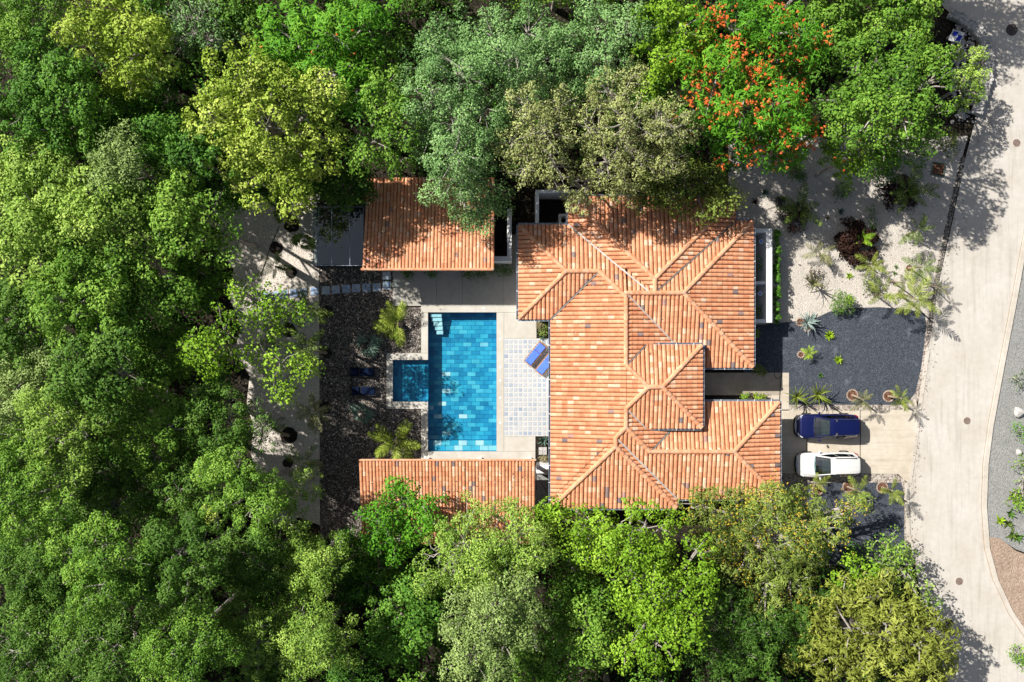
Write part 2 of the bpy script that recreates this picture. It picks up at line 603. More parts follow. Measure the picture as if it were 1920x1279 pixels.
def thing(name, loc, label, cat, group=None, rz=0.0):
    o = bpy.data.objects.new(name, None)
    o.empty_display_size = 0.3
    o.location = loc
    o.rotation_euler = (0, 0, rz)
    COL.objects.link(o)
    return tag(o, label, cat, group)


def tag(o, label, cat, group=None):
    o['label'] = label
    o['category'] = cat
    if group:
        o['group'] = group
    return o


def struct(o):
    o['kind'] = 'structure'
    return o


def stuff(o):
    o['kind'] = 'stuff'
    return o


def sheet(name, pts, z, mat, pieces=None):
    mb = MB()
    q = [P(x, y, 0) for x, y in pts]
    mb.poly([(p.x, p.y, z) for p in (q if sum(q[i].x * q[(i + 1) % len(q)].y - q[(i + 1) % len(q)].x * q[i].y for i in range(len(q))) > 0 else q[::-1])])
    return struct(mb.build(name, mat))


def slab(name, pts, z0, z1, mat):
    mb = MB()
    mb.prism([P(x, y, 0) for x, y in pts], z0, z1)
    return struct(mb.build(name, mat))


def np_mesh(name, verts, faces_n, mat, tones, parent, world=True):
    """verts (n*k,3); every k consecutive verts one face"""
    k = faces_n
    n = len(verts) // k
    off = np.array(origin_of(parent)) if (parent is not None and world) else np.zeros(3)
    me = bpy.data.meshes.new(name)
    me.vertices.add(n * k)
    me.vertices.foreach_set('co', (verts - off).astype(np.float32).ravel())
    me.loops.add(n * k)
    me.loops.foreach_set('vertex_index', np.arange(n * k, dtype=np.int32))
    me.polygons.add(n)
    me.polygons.foreach_set('loop_start', np.arange(0, n * k, k, dtype=np.int32))
    me.update(calc_edges=True)
    at = me.attributes.new('tone', 'FLOAT', 'FACE')
    at.data.foreach_set('value', tones.astype(np.float32))
    me.materials.append(MATS[mat])
    return link(name, me, parent)

# ================================================================== THE SETTING
HX0, HX1, HY0, HY1 = 725, 931, 586, 846          # hole for the pool


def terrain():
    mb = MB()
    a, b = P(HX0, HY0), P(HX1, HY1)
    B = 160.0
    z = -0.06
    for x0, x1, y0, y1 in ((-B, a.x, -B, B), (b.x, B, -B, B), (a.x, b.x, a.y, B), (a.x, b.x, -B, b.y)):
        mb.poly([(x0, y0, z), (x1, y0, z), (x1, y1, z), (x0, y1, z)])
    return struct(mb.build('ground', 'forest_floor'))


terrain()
sheet('pale_gravel_ground', [(1365, 255), (1815, 255), (1803, 300), (1743, 605), (1735, 660), (1395, 660), (1395, 420), (1365, 420)], -0.004, 'pale_gravel')
sheet('garden_path', [(385, 352), (420, 362), (450, 350), (500, 365), (560, 350), (600, 352), (600, 985), (560, 970), (520, 985), (488, 960), (470, 930), (482, 890), (470, 850), (476, 800), (462, 760), (468, 705), (440, 660), (452, 610), (430, 560), (438, 505), (412, 470), (425, 425), (398, 395)], -0.010, 'shade_gravel')
lava = sheet('lava_gravel_ground', [(598, 496), (740, 496), (740, 576), (792, 576), (792, 664), (727, 664), (727, 766), (792, 766), (792, 900), (690, 900), (690, 1010), (600, 1010)], 0.0, 'lava_gravel')
sheet('alley_ground', [(1000, 820), (1060, 820), (1060, 970), (1000, 970)], 0.004, 'grey_gravel')

ROAD_L = [(1990, -1400), (1730, -260), (1735, -60), (1770, 15), (1815, 48), (1850, 95), (1850, 160), (1834, 205), (1812, 290), (1785, 420), (1757, 545), (1741, 612), (1731, 690), (1722, 770), (1712, 850), (1703, 920), (1705, 1000), (1715, 1060), (1732, 1140), (1752, 1210), (1785, 1300), (1850, 1480), (2250, 2600)]
ROAD_R = [(2420, -1400), (2150, -260), (2060, -60), (1990, 170), (1950, 320), (1920, 432), (1897, 560), (1872, 690), (1852, 800), (1843, 870), (1840, 950), (1846, 1030), (1862, 1090), (1890, 1150), (1930, 1210), (2000, 1300), (2120, 1480), (2560, 2600)]
sheet('road', ROAD_L + ROAD_R[::-1], 0.0, 'road_concrete')
sheet('roadside_gravel', [(1846, 1020), (1840, 950), (1843, 870), (1852, 800), (1872, 690), (1897, 560), (1920, 432), (1950, 320), (1990, 170), (2060, -60), (3200, -60), (3200, 1500), (1905, 1030), (1870, 1008)], 0.004, 'grey_gravel')
sheet('roadside_soil', [(1843, 1004), (1875, 1010), (1905, 1033), (3200, 1500), (3200, 2200), (2120, 1480), (2000, 1300), (1930, 1210), (1890, 1150), (1862, 1090), (1846, 1030)], 0.008, 'brown_soil')


# expansion joints across the road
for k, (xa, ya, xb, yb) in enumerate(((1838, 200, 1985, 222), (1806, 322, 1948, 338), (1780, 445, 1916, 458), (1754, 566, 1894, 580), (1734, 690, 1870, 702), (1716, 815, 1848, 826), (1705, 940, 1838, 944), (1716, 1046, 1846, 1030), (1775, 1165, 1872, 1112), (1845, 1285, 1950, 1235))):
    a, b = P(xa, ya), P(xb, yb)
    d = (b - a).normalized()
    n = Vector((d.y, -d.x, 0)) * .008
    struct(MB().prism([a - n, b - n, b + n, a + n], -.02, .004).build('road_joint', 'kerb_concrete'))


def ribbon(path, w0, w1, z0, z1, name, mat):
    """raised strip along a pixel path from offset w0 to w1 (m) to its right"""
    pts = [P(x, y) for x, y in path]
    mb = MB()
    L, R = [], []
    for i, p in enumerate(pts):
        d = (pts[min(i + 1, len(pts) - 1)] - pts[max(i - 1, 0)]).normalized()
        n = Vector((d.y, -d.x, 0))
        L.append(p + n * w0)
        R.append(p + n * w1)
    for i in range(len(pts) - 1):
        q = [L[i], L[i + 1], R[i + 1], R[i]]
        mb.prism(q, z0, z1)
    return struct(mb.build(name, mat))


ribbon([(1990, 170), (1950, 320), (1920, 432), (1897, 560), (1872, 690), (1852, 800), (1843, 870), (1840, 950), (1846, 1030), (1862, 1090), (1890, 1150), (1930, 1210), (2000, 1300)], -0.36, -0.02, -0.05, 0.11, 'road_kerb', 'kerb_concrete')
ribbon([(1990, 170), (1950, 320), (1920, 432), (1897, 560), (1872, 690), (1852, 800), (1843, 870), (1840, 950), (1846, 1030), (1862, 1090)], 0.0, 0.045, -0.05, 0.006, 'kerb_joint', 'walk_concrete')
ribbon([(1736, 652), (1729, 705), (1720, 768), (1710, 850), (1702, 905)][::-1], 0.02, 0.30, -0.05, 0.035, 'driveway_apron', 'kerb_concrete')
ribbon([(1694, 905), (1697, 1000), (1712, 1056)], -0.36, -0.08, -0.05, 0.06, 'bed_kerb', 'kerb_concrete')

# driveway panels with joints
for q in ([(1400, 770), (1512, 770), (1512, 888), (1400, 888)], [(1514, 770), (1612, 770), (1612, 888), (1514, 888)], [(1614, 770), (1694, 768), (1716, 748), (1722, 770), (1712, 850), (1702, 905), (1684, 889), (1614, 888)],
          [(1463, 699), (1479, 699), (1479, 768), (1400, 768), (1400, 741), (1463, 741)]):
    slab('driveway', q, -0.05, 0.022, 'drive_concrete')
slab('walkway', [(1290, 699), (1462, 699), (1462, 741), (1290, 741)], -0.05, 0.03, 'walk_concrete')
# gravel beds in front of the house
sheet('pebble_border', [(1479, 752), (1700, 752), (1715, 735), (1722, 690), (1738, 600), (1748, 600), (1736, 690), (1726, 745), (1708, 768), (1690, 770), (1479, 770)], 0.006, 'pebbles')
sheet('blue_gravel_ground', [(1395, 612), (1485, 603), (1530, 596), (1556, 584), (1590, 578), (1650, 576), (1705, 580), (1733, 588), (1737, 610), (1727, 690), (1717, 735), (1702, 755), (1690, 759), (1479, 759), (1479, 699), (1395, 699)], 0.012, 'blue_gravel')
sheet('lower_pebble_border', [(1395, 889), (1680, 889), (1697, 900), (1703, 925), (1706, 1005), (1722, 1060), (1395, 1060)], 0.004, 'pebbles')
sheet('lower_blue_gravel_ground', [(1513, 905), (1690, 905), (1695, 925), (1696, 1058), (1513, 1058)], 0.010, 'blue_gravel')

em_, nt, out = new_mat('edging_stone')
a_ = nt.nodes.new('ShaderNodeAttribute')
a_.attribute_name = 'tone'
principled(nt, out, ramp(nt, a_.outputs['Fac'], [(0, (0.03, 0.03, 0.028)), (0.7, (0.10, 0.095, 0.085)), (1, (0.26, 0.24, 0.21))]), 0.85)
# dark stone edging between garden and road
edge = thing('stone_edging', P(1775, 440), 'dark line of small stones between pale gravel garden and road', 'edging')
rr = random.Random(3)
ep = [(1806, 296), (1790, 365), (1775, 435), (1758, 515), (1748, 575), (1742, 620)]
mbs = MB()
for i in range(len(ep) - 1):
    a, b = P(*ep[i]), P(*ep[i + 1])
    k = int((b - a).length / 0.014)
    for j in range(k):
        q = a.lerp(b, j / k) + Vector((rr.uniform(-.17, .17), rr.gauss(0, .05), 0.01))
        mbs.rock(q, rr.uniform(.03, .075), rr.random(), 0.6, rr)
stuff(mbs.build('edging_stones', 'edging_stone', edge))
mbs = MB()
for i in range(len(ep) - 1):
    a, b = P(*ep[i]), P(*ep[i + 1])
    d = (b - a).normalized()
    n = Vector((d.y, -d.x, 0)) * 0.17
    mbs.prism([a - n, b - n, b + n, a + n], -0.05, 0.02 + 0.001 * i)
mbs.build('edging_bed', 'pebbles', edge)

# loose stones on the lava bed: nobody could count them
mbs = MB()
for i in range(5200):
    x, y = rr.uniform(600, 790), rr.uniform(500, 960)
    if x > 722 and 576 < y and not (x < 788 and (576 < y < 658 or 770 < y < 845)):
        continue
    if x > 735 and y < 580:
        continue
    if x > 676 and y > 862:
        continue
    q = P(x, y)
    mbs.rock((q.x, q.y, 0.01), rr.uniform(.025, .075), rr.random(), 0.7, rr)
lm, nt, out = new_mat('lava_stone')
a_ = nt.nodes.new('ShaderNodeAttribute')
a_.attribute_name = 'tone'
principled(nt, out, ramp(nt, a_.outputs['Fac'], [(0, (0.025, 0.022, 0.02)), (0.55, (0.08, 0.07, 0.063)), (0.85, (0.22, 0.195, 0.17)), (1, (0.65, 0.60, 0.54))]), 0.85)
ob = stuff(mbs.build('lava_stones', 'lava_stone'))
tag(ob, 'loose black and grey lava stones on the bed west of the pool', 'stones')
mbs = MB()
for i in range(1500):
    x, y = rr.uniform(402, 596), rr.uniform(360, 955)
    q = P(x, y)
    mbs.rock((q.x, q.y, -0.005), rr.uniform(.012, .035), rr.random(), 0.7, rr)
pm, nt, out = new_mat('litter')
a_ = nt.nodes.new('ShaderNodeAttribute')
a_.attribute_name = 'tone'
principled(nt, out, ramp(nt, a_.outputs['Fac'], [(0, (0.10, 0.06, 0.03)), (0.5, (0.22, 0.17, 0.12)), (1, (0.50, 0.46, 0.40))]), 0.9)
tag(stuff(mbs.build('path_litter', 'litter')), 'small leaf litter scattered on the shaded sandy path', 'leaf litter')
mbs = MB()
for i in range(1300):
    x, y = rr.uniform(1395, 1790), rr.uniform(290, 620)
    if x > 1800 - (y - 296) * 0.19 - 6 or (x > 1540 and y > 575):
        continue
    q = P(x, y)
    mbs.rock((q.x, q.y, 0.0), rr.uniform(.012, .035), rr.random(), 0.6, rr)
tag(stuff(mbs.build('garden_litter', 'litter')), 'small twigs and leaf litter scattered on the pale front garden', 'leaf litter')

# ------------------------------------------------------------------ patio and pool
PZ = 0.10
pat = struct(MB().box(0, 0.01, 0, 0.01, -1, -0.9).build('patio', 'patio_concrete'))


def patio_slab(x0, x1, y0, y1, mat, z=PZ, z0=-0.3):
    a, b = P(x0, y1), P(x1, y0)
    g = 0.006
    mb = MB().cbox(a.x + g, b.x - g, a.y + g, b.y - g, z0, z, 0.008)
    mb.build('slab', mat, pat)


for x0, x1 in ((737, 819), (819, 867), (867, 943.5), (943.5, 1060)):
    patio_slab(x0, x1, 440, 574, 'patio_aggregate')
patio_slab(790, 1060, 574, 586, 'patio_concrete', PZ + .012)
patio_slab(790, 803, 586, 662, 'patio_concrete', PZ + .012, -2.2)
patio_slab(790, 803, 767, 846, 'patio_concrete', PZ + .012, -2.2)
patio_slab(931, 945, 586, 846, 'patio_concrete', PZ + .012, -2.2)
patio_slab(945, 1006, 586, 634.5, 'patio_concrete', PZ)
patio_slab(945, 1004, 818, 846, 'patio_concrete', PZ)
patio_slab(790, 1004, 846, 920, 'patio_concrete', PZ + .012)
patio_slab(725, 803, 662, 675, 'patio_concrete', PZ + .012, -2.2)
patio_slab(725, 803, 753, 767, 'patio_concrete', PZ + .012, -2.2)
patio_slab(725, 737, 675, 753, 'patio_concrete', PZ + .012, -2.2)
patio_slab(945, 1060, 634.5, 818, 'tile_bed', PZ - 0.004)
patio_slab(737, 790, 574, 586, 'patio_concrete', PZ - .05) if False else None
# inset blue and white tiles
rt = random.Random(5)
for i in range(10):
    for j in range(20):
        c = P(948.9 + 8.93 * i, 640.9 + 9.03 * j, PZ)
        s = W(6.5) / 2 * rt.uniform(.95, 1.03)
        t = rt.choice([rt.uniform(.55, 1), rt.uniform(.45, .95), rt.uniform(.1, .6)])
        mb = MB()
        mb.cbox(c.x - s, c.x + s, c.y - s, c.y + s, PZ - 0.03, PZ + 0.003 + rt.uniform(0, .003), 0.006, t)
        # painted inner square, laid as a thin glazed inset
        mb.poly([(c.x - s * .62, c.y - s * .62, PZ + .0085), (c.x + s * .62, c.y - s * .62, PZ + .0085), (c.x + s * .62, c.y + s * .62, PZ + .0085), (c.x - s * .62, c.y + s * .62, PZ + .0085)], min(1, t + rt.uniform(.0, .45)))
        mb.build('patio_tile', 'patio_tile', pat)
# recessed lights in the coping
for x, y in ((938, 636), (938, 689), (938, 714), (938, 746), (938, 793), (907, 578), (767, 667), (797, 858)):
    c = P(x, y, PZ)
    MB().lathe([(0.075, 0), (0.075, 0.008), (0.055, 0.012), (0.0, 0.012)], 10, (c.x, c.y, PZ + .012)).build('recessed_light', 'gutter_bracket', pat)

pool = thing('swimming_pool', P(867, 716), 'long blue tiled swimming pool with a square spa bay on its west side', 'pool')
FZ = -0.88
rp = random.Random(9)


def tile_floor(x0, x1, y0, y1, nx, ny, z, brick=True, bright=0.0):
    """stone tiles laid with recessed joints"""
    a, b = P(x0, y1), P(x1, y0)
    dx, dy = (b.x - a.x) / nx, (b.y - a.y) / ny
    g = 0.008
    for j in range(ny):
        off = (0.5 * dx if (j % 2 and brick) else 0.0)
        for i in range(-1 if off else 0, nx):
            xa = max(a.x, a.x + i * dx + off)
            xb = min(b.x, a.x + (i + 1) * dx + off)
            if xb - xa < 0.05:
                continue
            t = min(1.0, max(0.0, rp.betavariate(1.8, 1.9) * 0.86 + bright + (0.30 if rp.random() < .07 else 0)))
            MB().cbox(xa + g, xb - g, a.y + j * dy + g, a.y + (j + 1) * dy - g, z - .03, z + rp.uniform(0, .01), .004, t).build('pool_tile', 'pool_tile', floor_part)


def shell(x0, x1, y0, y1, z):
    a, b = P(x0, y1), P(x1, y0)
    mb = MB()
    mb.poly([(a.x, a.y, z), (b.x, a.y, z), (b.x, b.y, z), (a.x, b.y, z)], .3)
    return mb, a, b


mb, a, b = shell(803, 931, 586, 846, FZ - .03)
t_ = 0.35
top = 0.09
e = 0.004
mb.poly([(a.x + e, a.y, FZ - .03), (a.x + e, a.y, top), (a.x + e, b.y, top), (a.x + e, b.y, FZ - .03)][::-1], .2)
mb.poly([(b.x - e, a.y, FZ - .03), (b.x - e, a.y, top), (b.x - e, b.y, top), (b.x - e, b.y, FZ - .03)], .3)
mb.poly([(a.x, b.y - e, FZ - .03), (a.x, b.y - e, top), (b.x, b.y - e, top), (b.x, b.y - e, FZ - .03)], .35)
mb.poly([(a.x, a.y + e, FZ - .03), (a.x, a.y + e, top), (b.x, a.y + e, top), (b.x, a.y + e, FZ - .03)][::-1], .35)
# spa opening in the west wall is covered by its own raised floor
floor_part = mb.build('pool_shell', 'pool_tile', pool)
tile_floor(803, 931, 586, 827, 8, 30, FZ)
tile_floor(803, 931, 827, 846, 8, 2, -0.38, True, 0.38)
sa, sb = P(803, 846), P(931, 827)
MB().box(sa.x + .01, sb.x - .01, sa.y + .01, sb.y, FZ, -0.415, .3).build('bench', 'pool_tile', pool)
for k in range(5):
    sa, sb = P(805.5 + k * 3.0, 594.6 + k * 8.1), P(827.5 + .6 * k, 587.6 + k * 8.1)
    MB().cbox(sa.x, sb.x, sa.y, sb.y, FZ, -0.14 - 0.08 * k, .01, 0.97).build('step', 'pool_tile', pool)
# spa bay
spa_z = -0.55
mb = MB()
sa, sb = P(737, 753), P(803, 675)
mb.poly([(sa.x, sa.y, spa_z - .03), (sb.x, sa.y, spa_z - .03), (sb.x, sb.y, spa_z - .03), (sa.x, sb.y, spa_z - .03)], .3)
mb.poly([(sa.x + e, sa.y, spa_z), (sa.x + e, sb.y, spa_z), (sa.x + e, sb.y, top), (sa.x + e, sa.y, top)], .25)
mb.poly([(sa.x, sb.y - e, spa_z), (sb.x, sb.y - e, spa_z), (sb.x, sb.y - e, top), (sa.x, sb.y - e, top)], .25)
mb.poly([(sa.x, sa.y + e, spa_z), (sa.x, sa.y + e, top), (sb.x, sa.y + e, top), (sb.x, sa.y + e, spa_z)], .25)
floor_part = mb.build('spa_shell', 'pool_tile', pool)
nx, ny = 10, 5
dx, dy = (sb.x - sa.x) / nx, (sb.y - sa.y) / ny
for i in range(nx):
    for j in range(-1 if i % 2 else 0, ny):
        ya = max(sa.y, sa.y + (j + .5 * (i % 2)) * dy)
        yb = min(sb.y, sa.y + (j + 1 + .5 * (i % 2)) * dy)
        if yb - ya < .05:
            continue
        MB().cbox(sa.x + i * dx + .008, sa.x + (i + 1) * dx - .008, ya + .008, yb - .008, spa_z - .03, spa_z + rp.uniform(0, .01), .004, rp.betavariate(2, 2.6) * .8).build('pool_tile', 'pool_tile', floor_part)
mb = MB()
wz = 0.02
mb.poly([(sa.x, sa.y, wz), (sb.x + .01, sa.y, wz), (sb.x + .01, sb.y, wz), (sa.x, sb.y, wz)])
mb.poly([(a.x, a.y, wz - .002), (b.x, a.y, wz - .002), (b.x, b.y, wz - .002), (a.x, b.y, wz - .002)])
mb.build('water_surface', 'pool_water', pool)

# ------------------------------------------------------------------ tiled roofs
SLOPE = 0.23


def side_dist(w, s, x, y):
    return {'W': x - w['x0'], 'E': w['x1'] - x, 'S': y - w['y0'], 'N': w['y1'] - y}[s]


def wing_h(w, x, y):
    h = None
    for s, (he, sl) in w['sides'].items():
        v = he + sl * side_dist(w, s, x, y)
        h = v if h is None else np.minimum(h, v)
    e = 1e-6
    inside = (x >= w['x0'] - e) & (x <= w['x1'] + e) & (y >= w['y0'] - e) & (y <= w['y1'] + e)
    return np.where(inside, h, -99.0)


def roof_top(wings, x, y):
    x, y = np.asarray(x, float), np.asarray(y, float)
    return np.max([wing_h(w, x, y) for w in wings], axis=0)


def make_roof(house, wings, pitch, course, ridges, valleys, rnd, n_single=300, ridge_r=0.17):
    deck = MB()
    tiles = []
    NU = 6
    DV = 0.02
    half = pitch * 0.43
    prof = []
    for j in range(NU + 1):
        t = math.pi * (1 - j / NU)
        prof.append((half * math.cos(t), 0.078 * math.sin(t) * (pitch / .29)))
    for wi, w in enumerate(wings):
        for s, (he, sl) in w['sides'].items():
            if s in 'WE':
                lo, hi, run = w['y0'], w['y1'], w['x1'] - w['x0']
            else:
                lo, hi, run = w['x0'], w['x1'], w['y1'] - w['y0']
            vmax = run

            def xy(u, v):
                if s == 'W':
                    return w['x0'] + v, u
                if s == 'E':
                    return w['x1'] - v, u
                if s == 'S':
                    return u, w['y0'] + v
                return u, w['y1'] - v
            vg = np.arange(0.0, vmax + DV, DV)

            def runs(u):
                x, y = xy(np.full_like(vg, u), vg)
                mine = he + sl * vg
                ok = mine <= wing_h(w, x, y) + 1e-4
                for wj, o in enumerate(wings):
                    if wj == wi:
                        continue
                    oh = wing_h(o, x, y)
                    ok &= (mine > oh + 1e-3) if wj < wi else (mine >= oh - 1e-3)
                idx = np.flatnonzero(ok)
                out = []
                if len(idx):
                    cut = np.flatnonzero(np.diff(idx) > 1)
                    st = np.r_[idx[0], idx[cut + 1]]
                    en = np.r_[idx[cut], idx[-1]]
                    out = [(vg[p], vg[q]) for p, q in zip(st, en) if q - p >= 2]
                return out
            k0, k1 = math.floor(lo / pitch), math.ceil(hi / pitch)
            for k in range(k0, k1):
                uc = (k + 0.5) * pitch
                us = [uc + p[0] for p in prof]
                cu = [min(max(u, lo + .005), hi - .005) for u in us]
                if uc < lo or uc > hi:
                    continue
                rc = runs(uc)
                rr_ = [runs(u) for u in cu]
                e0, e1 = max(uc - pitch / 2, lo + .002), min(uc + pitch / 2, hi - .002)
                re = [runs(e0), rc, runs(e1)]
                for (va, vb) in rc:
                    def match(lst):
                        best, bl = None, 0
                        for (p, q) in lst:
                            ov = min(q, vb) - max(p, va)
                            if ov > bl:
                                best, bl = (p, q), ov
                        return best
                    # deck under the pans
                    ds = [match(l) for l in re]
                    mid = ds[1]
                    ds = [d if d else ((va + vb) / 2, (va + vb) / 2) for d in ds]
                    for q in (0, 1):
                        ua, ub = ((e0, uc), (uc, e1))[q]
                        pts = []
                        for (u, v) in ((ua, ds[q][0]), (ub, ds[q + 1][0]), (ub, ds[q + 1][1]), (ua, ds[q][1])):
                            x, y = xy(u, v)
                            pts.append((x, y, he + sl * v))
                        deck.poly(pts, rnd.random())
                    ms = [match(l) for l in rr_]
                    for q in range(len(ms)):
                        if ms[q] is None:
                            ms[q] = None
                    c0, c1 = math.floor(va / course), math.ceil(vb / course)
                    # vary tile rows a little per column
                    ju = rnd.uniform(-.012, .012)
                    for c in range(c0, c1):
                        v0, v1 = c * course, (c + 1) * course + 0.02
                        cut = False
                        ring = [[], [], []]
                        okc = 0
                        for q, m in enumerate(ms):
                            if m is None:
                                p0 = p1 = min(max((v0 + v1) / 2, va), vb)
                                cut = True
                            else:
                                p0, p1 = max(v0, m[0]), min(v1, m[1])
                                if p1 < p0:
                                    p0 = p1 = min(max(p0, m[0]), m[1])
                                    cut = True
                                else:
                                    okc += 1
                                if p0 > v0 + 1e-6 or p1 < v1 - 0.03:
                                    cut = True
                            u = us[q] + ju
                            for r_, (v, dz) in enumerate(((p0, 0.002), (p0, 0.036), (p1, 0.010))):
                                x, y = xy(u, v)
                                ring[r_].append((x, y, he + sl * v + prof[q][1] + dz))
                        if okc < 2:
                            continue
                        tone = .18 + rnd.betavariate(3, 3) * 0.62
                        z = rnd.random()
                        if z < 0.08:
                            tone = rnd.uniform(.78, .91)
                        elif z > 0.984:
                            tone = rnd.uniform(.93, 1.0)
                        tiles.append((cut, ring, tone))
    roof = deck.build('roof', 'terracotta_pan', house)

    def put(mb, ring, tone):
        n = len(ring[0])
        n0 = len(mb.v)
        for r_ in ring:
            mb.v.extend(r_)
        for r_ in range(2):
            for q in range(n - 1):
                mb.f.append((n0 + r_ * n + q, n0 + r_ * n + q + 1, n0 + (r_ + 1) * n + q + 1, n0 + (r_ + 1) * n + q))
                mb.t.append(tone)
    full = [i for i, t in enumerate(tiles) if not t[0]]
    full.sort(key=lambda i: math.hypot(tiles[i][1][0][3][0] - 2.0, tiles[i][1][0][3][1]))
    single = set(full[:n_single])
    rest = MB()
    for i, (cut, ring, tone) in enumerate(tiles):
        if i in single:
            mb = MB()
            put(mb, ring, tone)
            mb.build('roof_tile', 'terracotta', roof)
        else:
            put(rest, ring, tone)
    if rest.v:
        stuff(rest.build('roof_tiles', 'terracotta', roof))
    # hip and ridge caps
    for (x0, y0, x1, y1) in ridges:
        d = Vector((x1 - x0, y1 - y0, 0))
        n = max(1, round(d.length / 0.40))
        dn = d.normalized()
        sd = Vector((dn.y, -dn.x, 0))
        for k in range(n):
            mb = MB()
            f0, f1 = k / n, min(1.0, (k + 1.12) / n)
            rings = []
            rr2 = ridge_r * rnd.uniform(.95, 1.06)
            for (f, g, dz) in ((f0, .80, 0.0), (f0, 1.0, 0.02), (f1, .90, 0.0)):
                q = Vector((x0, y0, 0)) + d * f
                z = float(roof_top(wings, q.x, q.y)) if f <= 1 else 0
                z = max(z, float(roof_top(wings, q.x - dn.x * .02, q.y - dn.y * .02)))
                ring = []
                for t in range(7):
                    an = math.pi * t / 6
                    pp = q + sd * (math.cos(an) * rr2 * g)
                    ring.append((pp.x, pp.y, z + 0.03 + dz + math.sin(an) * rr2 * .85 * g))
                rings.append(ring)
            put(mb, [r_[::-1] for r_ in rings], rnd.uniform(.38, .74))
            mb.build('ridge_tile', 'terracotta', roof)
        # mortar bed
        mb = MB()
        pts = []
        for f in np.linspace(0, 1, 12):
            q = Vector((x0, y0, 0)) + d * float(f)
            pts.append(Vector((q.x, q.y, float(roof_top(wings, q.x, q.y)) + 0.045)))
        mb.tube(pts, ridge_r * .80, 6)
        mb.build('ridge_mortar', 'mortar', roof)
    for (x0, y0, x1, y1, wd, br) in valleys:
        d = Vector((x1 - x0, y1 - y0, 0))
        sd = Vector((d.y, -d.x, 0)).normalized() * wd
        mb = MB()
        nn = 10
        for k in range(nn):
            pa, pb = Vector((x0, y0, 0)) + d * (k / nn), Vector((x0, y0, 0)) + d * ((k + 1) / nn)
            za, zb = float(roof_top(wings, pa.x, pa.y)) + .115, float(roof_top(wings, pb.x, pb.y)) + .115
            mb.poly([(pa.x - sd.x, pa.y - sd.y, za + .03), (pb.x - sd.x, pb.y - sd.y, zb + .03), (pb.x, pb.y, zb), (pa.x, pa.y, za)])
            mb.poly([(pa.x, pa.y, za), (pb.x, pb.y, zb), (pb.x + sd.x, pb.y + sd.y, zb + .03), (pa.x + sd.x, pa.y + sd.y, za + .03)])
        mb.build('valley_flashing', br, roof)
    return roof


def gutter(parent, pts, z, out=0.05, wd=0.13, closed=False):
    """half-round eave gutter along plan points with brackets"""
    for i in range(len(pts) - 1):
        a, b = Vector((*pts[i], z)), Vector((*pts[i + 1], z))
        d = (b - a)
        L = d.length
        dn = d.normalized()
        n = Vector((dn.y, -dn.x, 0))           # outward when the outline runs clockwise seen from above... see sign below
        n = n * out[i] if isinstance(out, list) else n
        mb = MB()
        prof = [(0.0, 0.02), (0.0, -0.07), (0.03, -0.10), (wd - .03, -0.10), (wd, -0.06), (wd, 0.03), (wd - .02, 0.03), (wd - .02, -0.05), (0.02, -0.06), (0.02, 0.02)]
        for q in range(len(prof)):
            p0, p1 = prof[q], prof[(q + 1) % len(prof)]
            pa, pb = a - dn * .0, b + dn * .0
            mb.poly([pa + n * p0[0] + Vector((0, 0, p0[1])), pb + n * p0[0] + Vector((0, 0, p0[1])), pb + n * p1[0] + Vector((0, 0, p1[1])), pa + n * p1[0] + Vector((0, 0, p1[1]))])
        g = mb.build('gutter', 'gutter_metal', parent)
        mb = MB()
        k = max(1, int(L / 1.15))
        for j in range(k):
            c = a + d * ((j + .5) / k)
            q = [c - dn * .02, c + dn * .02, c + dn * .02 + n * wd, c - dn * .02 + n * wd]
            mb.prism(q, z + .025, z + .045)
        mb.build('gutter_bracket', 'gutter_bracket', g)


S = SLOPE
house = thing('house', (8.5, -1.5, 0), 'large main house with hipped orange clay tile roofs between pool and driveway', 'house')
E3 = 3.0
WINGS = [
    dict(x0=0.437, x1=9.0, y0=1.539, y1=8.284, sides={'W': (E3, S), 'N': (E3, S), 'S': (E3, S)}),
    dict(x0=2.736, x1=13.18, y0=-11.256, y1=8.284, sides={'W': (E3, S), 'N': (E3, S), 'S': (E3, S), 'E': (E3, S)}),
    dict(x0=2.736, x1=11.77, y0=-11.91, y1=-3.0, sides={'W': (E3, S), 'S': (E3, S), 'E': (E3, S)}),
    dict(x0=9.0, x1=19.076, y0=-11.256, y1=-4.294, sides={'N': (E3, S), 'S': (E3, S), 'E': (E3, S)}),
    dict(x0=7.958, x1=17.21, y0=-1.90, y1=8.60, sides={'N': (E3, S), 'S': (E3, S), 'E': (E3, S)}),
    dict(x0=3.98, x1=15.96, y0=3.35, y1=10.32, sides={'N': (E3, .20), 'W': (E3, .20), 'E': (E3, .20)}),
    dict(x0=2.736, x1=13.37, y0=-6.135, y1=-0.243, sides={'W': (E3, S), 'N': (3.87, S), 'S': (3.87, S), 'E': (3.87, S)}),
]
